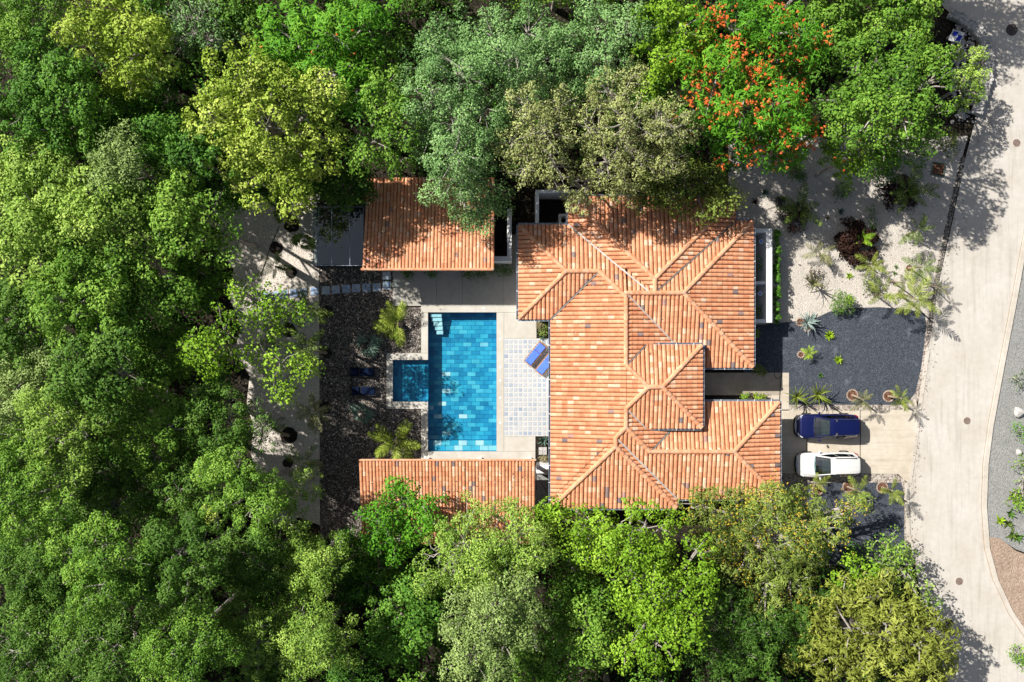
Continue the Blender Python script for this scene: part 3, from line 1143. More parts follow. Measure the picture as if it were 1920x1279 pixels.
RIDGES = [
    (0.50, 1.60, 3.81, 4.9115), (0.50, 8.22, 3.81, 4.9115), (3.81, 4.9115, 6.108, 4.9115), (6.108, 4.9115, 7.958, 3.062),
    (7.958, 3.062, 7.958, -1.682), (7.958, -1.682, 9.47, -3.19), (9.47, -3.19, 10.42, -3.19), (13.31, -0.30, 10.42, -3.19), (13.31, -6.07, 10.42, -3.19),
    (7.958, -4.696, 9.47, -3.19), (7.958, -4.696, 7.958, -6.034), (7.253, -6.739, 7.958, -6.034), (7.253, -6.739, 7.253, -7.393),
    (2.80, -11.85, 7.253, -7.393), (11.71, -11.85, 7.253, -7.393), (9.699, -7.775, 7.958, -6.034), (9.699, -7.775, 15.595, -7.775),
    (19.01, -4.36, 15.595, -7.775), (19.01, -11.19, 15.595, -7.775), (7.958, 3.35, 11.96, 3.35), (17.15, 8.54, 11.96, 3.35), (17.15, -1.84, 11.96, 3.35),
    (9.97, 4.33, 9.97, 3.35), (4.04, 10.26, 9.97, 4.33), (15.90, 10.26, 9.97, 4.33),
]
VALLEYS = [
    (2.736, 1.539, 6.0, 4.80, .06, 'valley_dark'), (3.98, 8.284, 9.75, 3.25, .055, 'valley_metal'), (15.96, 8.60, 10.1, 3.5, .05, 'valley_dark'),
    (8.05, 3.23, 11.52, -0.22, .045, 'valley_metal'), (8.05, -1.59, 9.39, -0.25, .05, 'valley_dark'), (8.05, -4.79, 9.39, -6.13, .045, 'valley_metal'),
    (9.80, -7.67, 11.32, -6.15, .06, 'valley_dark'), (7.36, -6.85, 11.72, -11.21, .055, 'valley_metal'),
]
make_roof(house, WINGS, 0.30, 0.40, RIDGES, VALLEYS, random.Random(21))
# walls under the eaves (inset)
mb = MB()
I_ = 0.55
for w in WINGS[:6]:
    mb.box(w['x0'] + I_, w['x1'] - I_, w['y0'] + I_, w['y1'] - I_, -0.05 - 0.003 * WINGS.index(w), 2.80 - 0.004 * WINGS.index(w))
mb.build('wall', 'white_wall', house)
mb = MB()
mb.box(8.6, 13.37 - .30, -6.135 + .30, -0.243 - .30, 2.5, 3.79)
mb.build('tower_wall', 'white_wall', house)
mb = MB()
mb.box(9.0, 13.35, -6.115, -0.263, 3.74, 3.80)
mb.build('tower_soffit', 'soffit_wood', house)
OUT = [(0.437, 8.284), (0.437, 1.539), (2.736, 1.539), (2.736, -11.91), (11.77, -11.91), (11.77, -11.256), (19.076, -11.256), (19.076, -4.294), (13.1, -4.294)]
gutter(house, OUT, 2.98, [1] * (len(OUT) - 1))
OUT2 = [(13.1, -1.90), (17.21, -1.90), (17.21, 8.60), (15.96, 8.60), (15.96, 10.32), (3.98, 10.32), (3.98, 8.284), (0.437, 8.284)]
gutter(house, OUT2, 2.98, [1] * (len(OUT2) - 1))
OUT3 = [(9.7, -0.243), (13.37, -0.243), (13.37, -6.135), (9.7, -6.135)]
gutter(house, OUT3, 3.84, [-1] * 3)

# ------------------------------------------------------------------ guest house and pavilion
guest = thing('guest_house', (-6, 8, 0), 'low guest house with single-slope orange tile roof under trees north of pool', 'house')
GW = [dict(x0=-10.584, x1=-1.346, y0=4.955, y1=11.8, sides={'N': (2.12, 0.26)})]
make_roof(guest, GW, 0.250, 0.37, [(-10.584, 5.02, -1.346, 5.02)], [], random.Random(31), 300, 0.10)
MB().box(-10.1, -1.8, 5.75, 11.3, -0.05, 2.2).build('wall', 'white_wall', guest)
mb = MB()
mb.poly([(-10.1, 5.75, 2.2), (-1.8, 5.75, 2.2), (-1.8, 5.75, 3.62), (-10.1, 5.75, 3.62)])
mb.build('front_wall', 'white_wall', guest)
mb = MB()
mb.box(-10.584, -1.346, 4.93, 4.952, 3.62, 3.93)
mb.build('fascia', 'terracotta_pan', guest)
for x in (-8.9, -6.6, -3.9):
    f = MB().box(x - .7, x + .7, 5.69, 5.74, 0.1, 2.25).build('door', 'soffit_wood', guest)
    MB().box(x - .6, x - .05, 5.665, 5.688, 0.3, 2.1).build('pane', 'side_glass', f)
    MB().box(x + .05, x + .6, 5.665, 5.688, 0.3, 2.1).build('pane', 'side_glass', f)

pav = thing('pavilion', (-4.5, -11, 0), 'open pavilion with single-slope orange tile roof south of the pool', 'pavilion')
PW = [dict(x0=-10.68, x1=1.69, y0=-14.6, y1=-8.33, sides={'S': (2.41, 0.19)})]
make_roof(pav, PW, 0.2345, 0.36, [(-10.68, -8.39, 1.69, -8.39)], [], random.Random(41), 300, 0.085)
MB().box(-10.3, 1.4, -14.3, -14.1, -0.05, 2.35).build('back_wall', 'white_wall', pav)
for x in (-10.2, -6.3, -2.4, 1.3):
    MB().cbox(x - .15, x + .15, -9.0, -8.7, 0.0, 3.35, .02).build('post', 'white_wall', pav)
MB().box(-10.5, 1.5, -8.95, -8.75, 3.2, 3.42).build('beam', 'soffit_wood', pav)

plain('canopy_deck_shaded', (0.03, 0.03, 0.03), 0.5, var=0.3, scale=2)  # near-black: the tree shade on this floor is put into its colour
# glass canopy west of the guest house
can = thing('glass_canopy', P(635, 450), 'dark glass canopy with pale mullions attached west of the guest house', 'canopy')
cz = 2.55
cx0, cx1 = P(588, 0, cz).x, P(680, 0, cz).x
cy0, cy1 = P(0, 498, cz).y, P(0, 388, cz).y
xs = [P(x, 0, cz).x for x in (588, 597, 622, 656, 681)]
for i in range(len(xs) - 1):
    MB().box(xs[i] + .03, xs[i + 1] - .03, cy0 + .05, cy1 - .05, cz, cz + .012).build('pane', 'canopy_glass', can)
for x in xs:
    MB().box(x - .018, x + .018, cy0, cy1, cz - .08, cz + .03).build('mullion', 'gutter_metal', can)
for y in (cy0, cy1):
    MB().box(cx0 - .03, cx1 + .03, y - .018, y + .018, cz - .10, cz + .036).build('crossbar', 'gutter_metal', can)
for x in (xs[0], xs[2]):
    for y in (cy0, cy1):
        MB().box(x - .05, x + .05, y - .05, y + .05, -.05, cz - .1).build('post', 'iron', can)
g0, g1 = P(594, 503), P(690, 380)
slab('canopy_floor', [(594, 503), (700, 503), (700, 380), (594, 380)], -0.06, 0.03, 'canopy_deck_shaded')

# ------------------------------------------------------------------ walled courts


def wall_seg(parent, px0, px1, py0, py1, h, mat='white_wall', z0=-0.05, name='wall'):
    a, b = P(px0, py1, h), P(px1, py0, h)
    return MB().cbox(a.x, b.x, a.y, b.y, z0, h, .012).build(name, mat, parent)


sh = thing('shower_court', P(1428, 515), 'white walled outdoor shower court along the east side of house', 'courtyard wall')
HS = 1.85
wall_seg(sh, 1436.3, 1448, 428.5, 605, HS)
wall_seg(sh, 1380, 1436.2, 428.5, 436, HS - .004)
wall_seg(sh, 1380, 1436.2, 527.5, 533, HS - .004)
wall_seg(sh, 1380, 1436.2, 598.5, 605, HS - .004)
slab('shower_floor', [(1380, 434), (1440, 434), (1440, 603), (1380, 603)], -0.05, 0.04, 'patio_aggregate')
for (sx, sy, lab) in ((1427, 453, 'round blue shower head in the northern half of shower court'), (1425, 550.5, 'round blue shower head in the southern half of shower court')):
    z = 1.72
    c = P(sx, sy, z)
    t = thing('outdoor_shower', (c.x, c.y, z), lab, 'shower', 'outdoor showers in the court')
    MB().lathe([(0.05, 0.0), (0.15, 0.005), (0.155, 0.03), (0.10, 0.035)], 18, (c.x, c.y, z)).build('rose', 'gutter_bracket', t)
    MB().lathe([(0.105, 0.03), (0.105, 0.045), (0.03, 0.06), (0.0, .06)], 18, (c.x, c.y, z)).build('cap', 'shower_blue', t)
    ex = P(1436.5, 0, HS).x + .02
    MB().tube([(c.x + .02, c.y, z + .06), (c.x + .15, c.y, z + .085), (ex, c.y, z + .085)], .018, 6).build('arm', 'chrome', t)

nc = thing('north_court', P(1035, 390), 'pale walled court filled with shade beside north roof corner', 'courtyard wall')
HN = 2.6
wall_seg(nc, 1004.5, 1010.5, 356, 421, HN, 'white_wall')
wall_seg(nc, 1010.6, 1090, 356, 362, HN - .004, 'white_wall')
wall_seg(nc, 1048, 1052.5, 401, 424, 1.2, 'white_wall', name='bench_wall')
wall_seg(nc, 1052.6, 1066, 401, 405.5, 1.196, 'white_wall', name='bench_wall')
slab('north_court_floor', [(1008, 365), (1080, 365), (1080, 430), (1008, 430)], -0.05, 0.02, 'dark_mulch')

gc = thing('guest_court', P(940, 450), 'narrow white walled yard beside the east end of guest house', 'courtyard wall')
HG = 2.3
wall_seg(gc, 951, 959.5, 392, 490, HG, 'white_wall')
wall_seg(gc, 915, 950.9, 480.5, 490, HG - .004, 'white_wall')
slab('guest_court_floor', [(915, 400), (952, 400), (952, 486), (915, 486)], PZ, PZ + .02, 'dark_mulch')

# small wall and stuff in the gap between pavilion and house
gw = thing('gate_wall', P(1019, 880), 'short white wall closing the alley between pavilion and house', 'wall')
wall_seg(gw, 1006.5, 1040, 873, 881, 1.9)
wall_seg(gw, 1006.5, 1040, 881.2, 890, 1.2)
planter_soil = [(1006.5, 601, 1040, 634), (1004.5, 818, 1040, 873)]
for x0, y0, x1, y1 in planter_soil:
    a, b = P(x0, y1), P(x1, y0)
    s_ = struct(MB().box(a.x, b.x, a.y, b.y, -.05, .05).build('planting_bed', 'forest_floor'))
a, b = P(1010, 853, .1), P(1025.5, 838.5, .1)
hatch = thing('stone_paver', ((a.x + b.x) / 2, (a.y + b.y) / 2, .05), 'square pale stone paver in planting bed beside the pavilion', 'paver')
for i in range(2):
    for j in range(2):
        wx, wy = (b.x - a.x) / 2, (b.y - a.y) / 2
        MB().cbox(a.x + i * wx + .008, a.x + (i + 1) * wx - .008, a.y + j * wy + .008, a.y + (j + 1) * wy - .008, .04, .13, .01).build('stone', 'white_stone', hatch)
c1, c2 = P(1008, 893, .1), P(1031, 932, 1.2)
tag(MB().tube([c1, (c1 + c2) / 2 + Vector((0, 0, -.15)), c2, c2 + Vector((.3, 0, 1.6))], .022, 5).build('cable', 'cable_black'), 'black cable hanging across the alley beside pavilion roof', 'cable')
pts = []
for k in range(15):
    t = math.pi * (k / 14)
    q = P(1458.5 - 7 * math.cos(t), 699 + 11 * math.sin(t), .04)
    pts.append((q.x, q.y, .055))
q2, q3 = P(1465.5, 699, .04), P(1461, 752, .04)
pts += [(q2.x, q2.y, .06), ((q2.x + q3.x) / 2 - .02, (q2.y + q3.y) / 2, .06), (q3.x, q3.y, .06)]
tag(MB().tube(pts, .02, 5).build('garden_hose', 'cable_black'), 'thin black hose looped on the entry walkway', 'hose')
pts = [P(480 + (531 - 480) * 0, 530, 0) for _ in range(0)]
q0, q1, q2 = P(489, 516), P(508, 460), P(524, 425)
tag(MB().tube([(q0.x, q0.y, .02), (q1.x, q1.y, .03), (q2.x, q2.y, .02)], .022, 5).build('irrigation_pipe', 'cable_black'), 'thin black irrigation pipe across the sandy path by trees', 'pipe')

# stepping path of blue tiled slabs
rs = random.Random(6)
steps = [(501, 554), (519.5, 553.5), (533, 551.5), (551, 549.5), (568, 548), (590, 546)] + [(610.5, 544.5), (629.5, 543), (649, 541.5), (667.5, 540.5), (687, 539.5), (706, 539), (725, 535)] + [(725, 517)]
for i, (x, y) in enumerate(steps):
    z = 0.035
    c = P(x, y, z)
    word = ['westernmost of the row, half under leaves', 'second from the west end of the row', 'third from the west end of the row', 'fourth from the west end of the row', 'fifth from the west end of the row', 'last one on the sandy path before the lava bed',
            'first one on the lava bed', 'second one on the lava bed', 'third one on the lava bed', 'fourth one on the lava bed, partly sunlit', 'fifth one on the lava bed, brightly sunlit', 'sixth one on the lava bed', 'at the patio edge end of the row', 'just below the guest house roof edge'][i]
    t = thing('stepping_slab', (c.x, c.y, 0), 'square blue tiled stepping slab, ' + word, 'paving slab', 'stepping slabs to the patio', rz=rs.uniform(-.05, .08))
    s = 0.31
    MB().cbox(-s, s, -s, s, -.03, z, .01).build('bed', 'kerb_concrete', t, world=False)
    base = rs.uniform(0, .7) if i < 9 else rs.uniform(.3, 1)  # from the first sunlit slab on, sunlight is put into the tile tone
    for k in range(4):
        x0 = -s + .02 + (k % 2) * (s - .01)
        y0 = -s + .02 + (k // 2) * (s - .01)
        MB().cbox(x0, x0 + s - .03, y0, y0 + s - .03, z - .01, z + .008, .004, min(1, max(0, base + rs.uniform(-.3, .3)))).build('tile', 'step_tile', t, world=False)

# manhole covers on the road
for x, y, r, m, lab in ((1897, 56, 11, 'iron', 'black round manhole cover in dappled shade at the top of the road'), (1906, 268, 8, 'rust_iron', 'pale grey round manhole cover at right edge of sunny road'),
                        (1813, 789, 7.5, 'rust_iron', 'small brown round manhole cover beside the driveway mouth'), (1798.5, 1090, 8, 'rust_iron', 'grey brown round manhole cover on the lower bend of road'),
                        (1780, 1168, 7, 'iron', 'black round manhole cover half under the olive tree')):
    c = P(x, y)
    t = thing('manhole_cover', (c.x, c.y, 0), lab, 'manhole cover', 'manhole covers on the road')
    R = W(r)
    MB().lathe([(R, -.02), (R, .012), (R * .9, .014), (R * .88, .006)], 24).build('frame', 'kerb_concrete' if m == 'rust_iron' else 'iron', t, world=False)
    mb = MB().lathe([(R * .86, .0), (R * .86, .016), (R * .80, .018), (0, .018)], 24)
    for k in range(4):
        rr_ = R * (.2 + .17 * k)
        n = 12
        for s in range(0, n, 2):
            t0, t1 = 2 * math.pi * s / n, 2 * math.pi * (s + .8) / n
            mb.prism([(rr_ * math.cos(t0), rr_ * math.sin(t0)), (rr_ * 1.25 * math.cos(t0), rr_ * 1.25 * math.sin(t0)), (rr_ * 1.25 * math.cos(t1), rr_ * 1.25 * math.sin(t1)), (rr_ * math.cos(t1), rr_ * math.sin(t1))], .0178, .026)
    mb.build('lid', m, t, world=False)

# square drain hatch in the garden
c = P(1759, 318)
t = thing('drain_hatch', (c.x, c.y, 0), 'square rusty hatch in green frame on pale gravel', 'hatch', rz=-.16)
s = W(12.5)
for (x0, x1, y0, y1) in ((-s, s, -s, -s + .09), (-s, s, s - .09, s), (-s, -s + .09, -s + .09, s - .09), (s - .09, s, -s + .09, s - .09)):
    MB().cbox(x0, x1, y0, y1, -.03, .07, .01).build('frame', 'hatch_green', t, world=False)
MB().cbox(-s + .1, s - .1, -s + .1, s - .1, -.03, .045, .01).build('lid', 'red_mulch', t, world=False)
c = P(1465, 376, .5)
t = thing('utility_box', (c.x, c.y, 0), 'small black utility box on shaded gravel by the house corner', 'box')
MB().cbox(-.27, .27, -.30, .27, -.02, .45, .04).build('case', 'black_plastic', t, world=False)
MB().cbox(-.29, .29, -.32, .29, .45, .50, .02).build('lid', 'black_plastic', t, world=False)

# ------------------------------------------------------------------ stone wall top right with blue name tile
sw = thing('stone_wall', P(1830, 90), 'curved low wall of white stones at the road corner', 'wall')
path = [(1778, 27), (1800, 38), (1823, 56), (1839, 74), (1846, 92), (1849, 120), (1846, 150), (1838, 180), (1826, 215)]
rw = random.Random(17)
dist = [P(*p) for p in path]
mbb = MB()
for i in range(len(dist) - 1):
    a, b = dist[i], dist[i + 1]
    d = (b - a).normalized()
    n = Vector((d.y, -d.x, 0)) * .30
    mbb.prism([a - n, b - n, b + n, a + n], -.05, .46 + .002 * i)
mbb.build('core', 'white_stone', sw)
for row in (-.27, 0.0, .27):
    L = 0
    for i in range(len(dist) - 1):
        a, b = dist[i], dist[i + 1]
        d = b - a
        n = Vector((d.y, -d.x, 0)).normalized()
        k = max(1, round(d.length / .27))
        for j in range(k):
            q = a.lerp(b, (j + rw.uniform(.2, .8)) / k) + n * (row + rw.uniform(-.05, .05))
            MB().rock((q.x, q.y, .46 + rw.uniform(-.04, .04)), rw.uniform(.13, .19), .5, .75, rw).build('stone', 'white_stone', sw)
mbs = MB()
for i in range(420):
    x, y = rw.uniform(1785, 1848), rw.uniform(45, 230)
    if x > 1845 - max(0, 90 - y) * .8:
        continue
    q = P(x, y)
    mbs.rock((q.x, q.y, .0), rw.uniform(.06, .16), .5, .6, rw)
tag(stuff(mbs.build('white_rubble', 'white_stone')), 'white rubble stones heaped behind the curved stone wall', 'rubble')
c = P(1797, 66, .8)
t = thing('name_sign', (c.x, c.y, 0), 'tilted sign board with blue panels and white frame among stones', 'sign', rz=-.25)
Mx = Matrix.Translation((0, 0, .55)) @ Matrix.Rotation(math.radians(35), 4, 'X')
mb = MB()
mb.box(-.45, .45, -.38, .38, -.06, 0, M=Mx)
mb.build('board', 'white_wall', t, world=False)
for x0, x1, y0, y1 in ((-.36, -.02, .02, .32), (.06, .38, -.32, .14)):
    mb = MB()
    mb.box(x0, x1, y0, y1, .001, .02, M=Mx)
    mb.build('panel', 'sign_blue', t, world=False)
for x in (-.4, .4):
    MB().box(x - .04, x + .04, -.04, .04, -.05, .52).build('leg', 'white_wall', t, world=False)

# white boulder and small stones beyond the road
for x, y, r, lab in ((1908, 773, 10.5, 'large white boulder on grey gravel beyond the road'), (1909, 848, 6, 'small white stone below the boulder beyond the road')):
    c = P(x, y)
    mb = MB()
    rb = random.Random(int(x))
    bm = bmesh.new()
    bmesh.ops.create_icosphere(bm, subdivisions=2, radius=W(r))
    for v in bm.verts:
        n = math.sin(v.co.x * 7 + 1) * math.cos(v.co.y * 6) * .6 + math.sin(v.co.y * 9 + v.co.x * 5) * .5 + rb.uniform(-.55, .55)
        v.co *= 1 + .20 * n
        v.co.z *= .6
    me = bpy.data.meshes.new('boulder')
    bm.to_mesh(me)
    bm.free()
    me.materials.append(MATS['white_stone'])
    o = link('boulder', me)
    o.location = (c.x, c.y, W(r) * .35)
    tag(o, lab, 'boulder')
c = P(1714, 1097, .7)
t = thing('marker_post', (c.x, c.y, 0), 'small blue grey post with pale cap among leaves by lower road bend', 'post')
MB().lathe([(.16, -.05), (.17, .3), (.20, .62), (.14, .70)], 12).build('body', 'post_blue', t, world=False)
MB().lathe([(.06, .68), (.115, .76), (.10, .86), (.03, .91)], 12).build('cap', 'skin_pink', t, world=False)


# ------------------------------------------------------------------ sun loungers
def lounger(px, py, rot, mat, label, h=0.35, gap=False, wood='teak'):
    c = P(px, py, h)
    t = thing('sun_lounger', (c.x, c.y, PZ if not gap else 0), label, 'sun lounger', 'sun loungers around the pool', rz=rot)
    L, Wd = 1.95, 0.68
    hl, hw = L / 2, Wd / 2
    for s in (-1, 1):
        MB().cbox(-hl, hl, s * hw - .03, s * hw + .03, .22, .32, .008).build('side_rail', wood, t, world=False)
    for x in (-hl + .03, hl - .03):
        MB().cbox(x - .03, x + .03, -hw + .03, hw - .03, .222, .318, .008).build('end_rail', wood, t, world=False)
    for k in range(9):
        x = -hl + .15 + k * (L - .3) / 8
        MB().cbox(x - .04, x + .04, -hw + .03, hw - .03, .27, .30, .004).build('slat', wood, t, world=False)
    for sx in (-1, 1):
        for sy in (-1, 1):
            MB().box(sx * (hl - .12) - .03, sx * (hl - .12) + .03, sy * hw - .028, sy * hw + .028, 0, .22).build('leg', wood, t, world=False)
    # cushion: seat pad and raised back pad, rounded edges
    def pad(x0, x1, z0, z1, name):
        n = 6
        mb = MB()
        prof = [(0, 0), (.02, .035), (.05, .06), (.5, .07)]
        y0, y1 = -hw + .05, hw - .05
        rows = []
        fx = [0, .02, .06, .5, .94, .98, 1]
        for i, f in enumerate(fx):
            ez = [0, .035, .062, .07, .062, .035, 0][i]
            row = []
            for j, g in enumerate(fx):
                ez2 = [0, .035, .062, .07, .062, .035, 0][j]
                row.append((x0 + (x1 - x0) * f, y0 + (y1 - y0) * g, z0 + (z1 - z0) * f + min(ez, ez2) + .03))
            rows.append(row)
        for i in range(6):
            for j in range(6):
                mb.poly([rows[i][j], rows[i + 1][j], rows[i + 1][j + 1], rows[i][j + 1]])
        me = mb.build(name, mat, t, world=False, smooth=False)
        # side skirt
        mb2 = MB()
        edge_ = [rows[0][j] for j in range(7)] + [rows[i][6] for i in range(1, 7)] + [rows[6][j] for j in range(5, -1, -1)] + [rows[i][0] for i in range(5, 0, -1)]
        for i in range(len(edge_)):
            p, q = edge_[i], edge_[(i + 1) % len(edge_)]
            mb2.poly([p, q, (q[0], q[1], q[2] - .04), (p[0], p[1], p[2] - .04)])
        mb2.build('cushion_edge', mat, me, world=False)
    g = .06 if gap else .012
    pad(-hl + .08, .22 - g, .31, .31, 'seat_cushion')
    pad(.22 + g, hl - .13, .31, .50 if not gap else .40, 'back_cushion')


lounger(1004, 663.5, math.radians(51), 'blue_cushion', 'teak sun lounger with bright blue cushion lying fully in view on the patio')
lounger(1025, 681, math.radians(51), 'blue_cushion', 'teak sun lounger with bright blue cushion half hidden under the house eave')
lounger(679, 697.5, math.pi - .02, 'navy_cushion', 'dark navy sun lounger on black gravel, the northern of two', gap=True, wood='black_plastic')
lounger(681, 733, math.pi - .015, 'navy_cushion', 'dark navy sun lounger on black gravel, the southern of two', gap=True, wood='black_plastic')


# ------------------------------------------------------------------ cars
def loft(mb, rows, close=False):
    for i in range(len(rows) - 1):
        for j in range(len(rows[i]) - 1):
            mb.poly([rows[i][j], rows[i + 1][j], rows[i + 1][j + 1], rows[i][j + 1]])


def car(px, py, rz, paint_m, label, H=1.66, L=4.62, Wd=1.86, rails='chrome', rounder=0.0):
    c = P(px, py, 0.8)
    t = thing('parked_car', (c.x, c.y, 0.022), label, 'car', 'cars parked on the driveway', rz=rz)
    k = L / 4.62
    hw = Wd / 2
    # stations: x (front +), half width, top z
    st = [(2.31, .52, .62), (2.27, .66, .74), (2.15, .78, .82), (1.95, .86, .905), (1.6, .905, .965), (1.2, .92, 1.01), (.95, .925, 1.035), (.3, .93, 1.04), (-.6, .935, 1.045), (-1.4, .92, 1.05), (-1.9, .88, 1.04), (-2.15, .81, 1.0), (-2.26, .72, .9), (-2.31, .60, .7)]
    mb = MB()
    rows = []
    for x, w, z in st:
        w *= hw / .93
        half = [(0.0, z), (w * .45, z - .004), (w * .74, z - .018), (w * .90, z - .06), (w * .985, z - .15), (w * 1.0, z - .30 if z > .8 else z - .2), (w * .985, .42), (w * .93, .27), (w * .6, .20)]
        row = [(x * k, -y, zz) for y, zz in half[::-1]] + [(x * k, y, zz) for y, zz in half[1:]]
        rows.append(row)
    loft(mb, rows)
    mb.poly(rows[0])
    mb.poly(rows[-1][::-1])
    body = mb.build('body', paint_m, t, world=False, smooth=True)
    # shut lines of bonnet as thin dark strips
    mb = MB()
    for s in (-1, 1):
        pts = [(2.05 * k, s * .60 * hw / .93, .885), (1.6 * k, s * .70 * hw / .93, .952), (1.1 * k, s * .74 * hw / .93, 1.005)]
        mb.tube(pts, .008, 4)
    mb.build('bonnet_seam', 'black_plastic', body, world=False)
    # cabin
    bx = [(1.02, .70), (-2.18, .66)]                       # base front / rear
    zb, zt = 1.02, H
    fr, rr_ = 0.06, -2.02                                    # roof front / rear x
    rw0, rw1 = .585, .575
    def S_(y):
        return y * hw / .93
    base = {'fl': (1.04 * k, S_(.72), zb), 'fr': (1.04 * k, -S_(.72), zb), 'bl': (-.55 * k, S_(.86), zb + .01), 'br': (-.55 * k, -S_(.86), zb + .01), 'rl': (-2.16 * k, S_(.74), zb), 'rr': (-2.16 * k, -S_(.74), zb)}
    # roof panel, crowned
    mb = MB()
    rows = []
    for f, x in enumerate(np.linspace(fr + .02, rr_, 9)):
        wv = S_(.60 + .045 * math.sin(math.pi * min(1, f / 8)) - (.05 if f == 8 else 0))
        zc = zt - (.055 if f == 0 else .015 if f == 1 else 0) - max(0, (f - 4)) ** 2 * .0045
        row = []
        for y in (-1, -.86, -.6, 0, .6, .86, 1):
            row.append((float(x) * k, y * wv, zc - .055 * abs(y) ** 3))
        rows.append(row)
    loft(mb, rows)
    # rear spoiler lip
    last = rows[-1]
    mb2 = [(p[0] - .12 * k, p[1] * .97, p[2] - .03) for p in last]
    loft(mb, [last, mb2])
    roof = mb.build('roof', paint_m, t, world=False, smooth=True)
    r0, r8 = rows[0], mb2
    lft = [r[6] for r in rows]
    rgt = [r[0] for r in rows]
    # windscreen (curved)
    mb = MB()
    wr = []
    for f in np.linspace(0, 1, 5):
        row = []
        for j, y in enumerate((-1, -.6, 0, .6, 1)):
            lo = Vector((1.04 * k + .10 * (1 - y * y), y * S_(.72), zb + .0))
            hi = Vector((fr * k + .03 * (1 - y * y), y * S_(.585), zt - .055 - .05 * abs(y) ** 3))
            q = lo.lerp(hi, float(f)) + Vector((0, 0, .03 * math.sin(math.pi * f)))
            row.append(tuple(q))
        wr.append(row)
    loft(mb, wr)
    mb.build('windscreen', 'windscreen_glass', t, world=False, smooth=True)
    # pillars and side glass
    for s, edge_ in ((1, lft), (-1, rgt)):
        mb = MB()
        xs_ = np.linspace(.92, -2.1, 9)
        lo = [(float(x) * k, s * S_(.74 + .13 * math.sin(math.pi * min(1, max(0, (1.0 - x) / 3.2)))), zb + .03) for x in xs_]
        hi = list(edge_)
        g0 = MB()
        for i in range(8):
            a0, a1, b0, b1 = Vector(lo[i]), Vector(lo[i + 1]), Vector(hi[i]), Vector(hi[i + 1])
            # painted frame behind
            mb.poly([a0, a1, b1, b0])
            if i < 7:
                out_ = Vector((0, s * .006, .004))
                q = [a0.lerp(b0, .10), a1.lerp(b1, .10), a1.lerp(b1, .84), a0.lerp(b0, .84)]
                if i == 0:
                    q = [a0.lerp(a1, .35).lerp(b0.lerp(b1, .35), .10), a1.lerp(b1, .10), a1.lerp(b1, .84), a0.lerp(a1, .8).lerp(b0.lerp(b1, .8), .84)]
                if i in (2, 5):
                    q = [q[0].lerp(q[1], .0), q[1].lerp(q[0], .12), q[2].lerp(q[3], .12), q[3]]
                g0.poly([p + out_ for p in q])
        mb.build('side_frame', paint_m, t, world=False)
        g0.build('side_window', 'side_glass', t, world=False)
        # A pillar
        p0, p1 = Vector((1.05 * k, s * S_(.725), zb)), Vector((fr * k, s * S_(.60), zt - .10))
        MB().tube([p0, p0.lerp(p1, .5) + Vector((0, 0, .035)), p1], [.035, .04, .045], 6).build('pillar', paint_m, t, world=False)
        # mirrors
        m = MB()
        m.tube([(.72 * k, s * S_(.90), 1.02), (.70 * k, s * S_(1.02), 1.06), (.68 * k, s * S_(1.10), 1.06)], [.04, .085, .06], 8)
        m.build('mirror', paint_m, t, world=False)
        # roof rail
        MB().tube([(-.25 * k, s * S_(.585), zt + .005), (-.35 * k, s * S_(.59), zt + .045), (-1.75 * k, s * S_(.575), zt + .02), (-1.88 * k, s * S_(.57), zt - .04)], .022, 6).build('roof_rail', rails, t, world=False)
        # lamps
        m = MB()
        m.tube([(2.20 * k, s * S_(.50), .745), (2.08 * k, s * S_(.70), .80), (1.86 * k, s * S_(.835), .86)], [.045, .07, .03], 6)
        m.build('headlight', 'headlamp', t, world=False)
        m = MB()
        m.tube([(-2.24 * k, s * S_(.58), .86), (-2.17 * k, s * S_(.74), .93), (-1.98 * k, s * S_(.86), .96)], [.05, .06, .03], 6)
        m.build('tail_light', 'tail_lamp', t, world=False)
        for x in (1.42, -1.38):
            w = MB()
            R = .345
            prof = [(.24, -.11), (R - .03, -.115), (R, -.08), (R, .08), (R - .03, .115), (.24, .11)]
            n = 20
            ring = []
            for r_, y in prof:
                ring.append([(x * k + r_ * math.cos(2 * math.pi * q / n), s * (S_(.83)) + y, R + r_ * math.sin(2 * math.pi * q / n)) for q in range(n + 1)])
            loft(w, ring)
            tyre = w.build('wheel', 'tyre_rubber', t, world=False, smooth=True)
            w = MB()
            w.tube([(x * k, s * S_(.83) - .09, R), (x * k, s * S_(.83) + .09, R)], .235, 16)
            w.build('rim', 'alloy', tyre, world=False)
    # rear window, grille, bumper, plates, floor, seats
    mb = MB()
    lo0, lo1 = (-2.25 * k, S_(.62), 1.03), (-2.25 * k, -S_(.62), 1.03)
    mb.poly([lo0, lo1, (r8[0][0] + .02, r8[0][1] * .93, r8[0][2] - .015), (r8[3][0] + .02, 0, r8[3][2] - .015), (r8[6][0] + .02, r8[6][1] * .93, r8[6][2] - .015)])
    mb.build('rear_window', 'side_glass', t, world=False)
    MB().tube([(2.265 * k, -S_(.50), .63), (2.315 * k, 0, .64), (2.265 * k, S_(.50), .63)], [.06, .085, .06], 6).build('grille', 'chrome', t, world=False)
    MB().tube([(2.10 * k, -S_(.80), .42), (2.30 * k, -S_(.55), .42), (2.34 * k, 0, .42), (2.30 * k, S_(.55), .42), (2.10 * k, S_(.80), .42)], [.06, .09, .10, .09, .06], 6).build('bumper', 'black_plastic', t, world=False)
    MB().tube([(-2.10 * k, -S_(.82), .45), (-2.31 * k, -S_(.55), .45), (-2.335 * k, 0, .45), (-2.31 * k, S_(.55), .45), (-2.10 * k, S_(.82), .45)], [.06, .09, .10, .09, .06], 6).build('bumper', 'black_plastic', t, world=False)
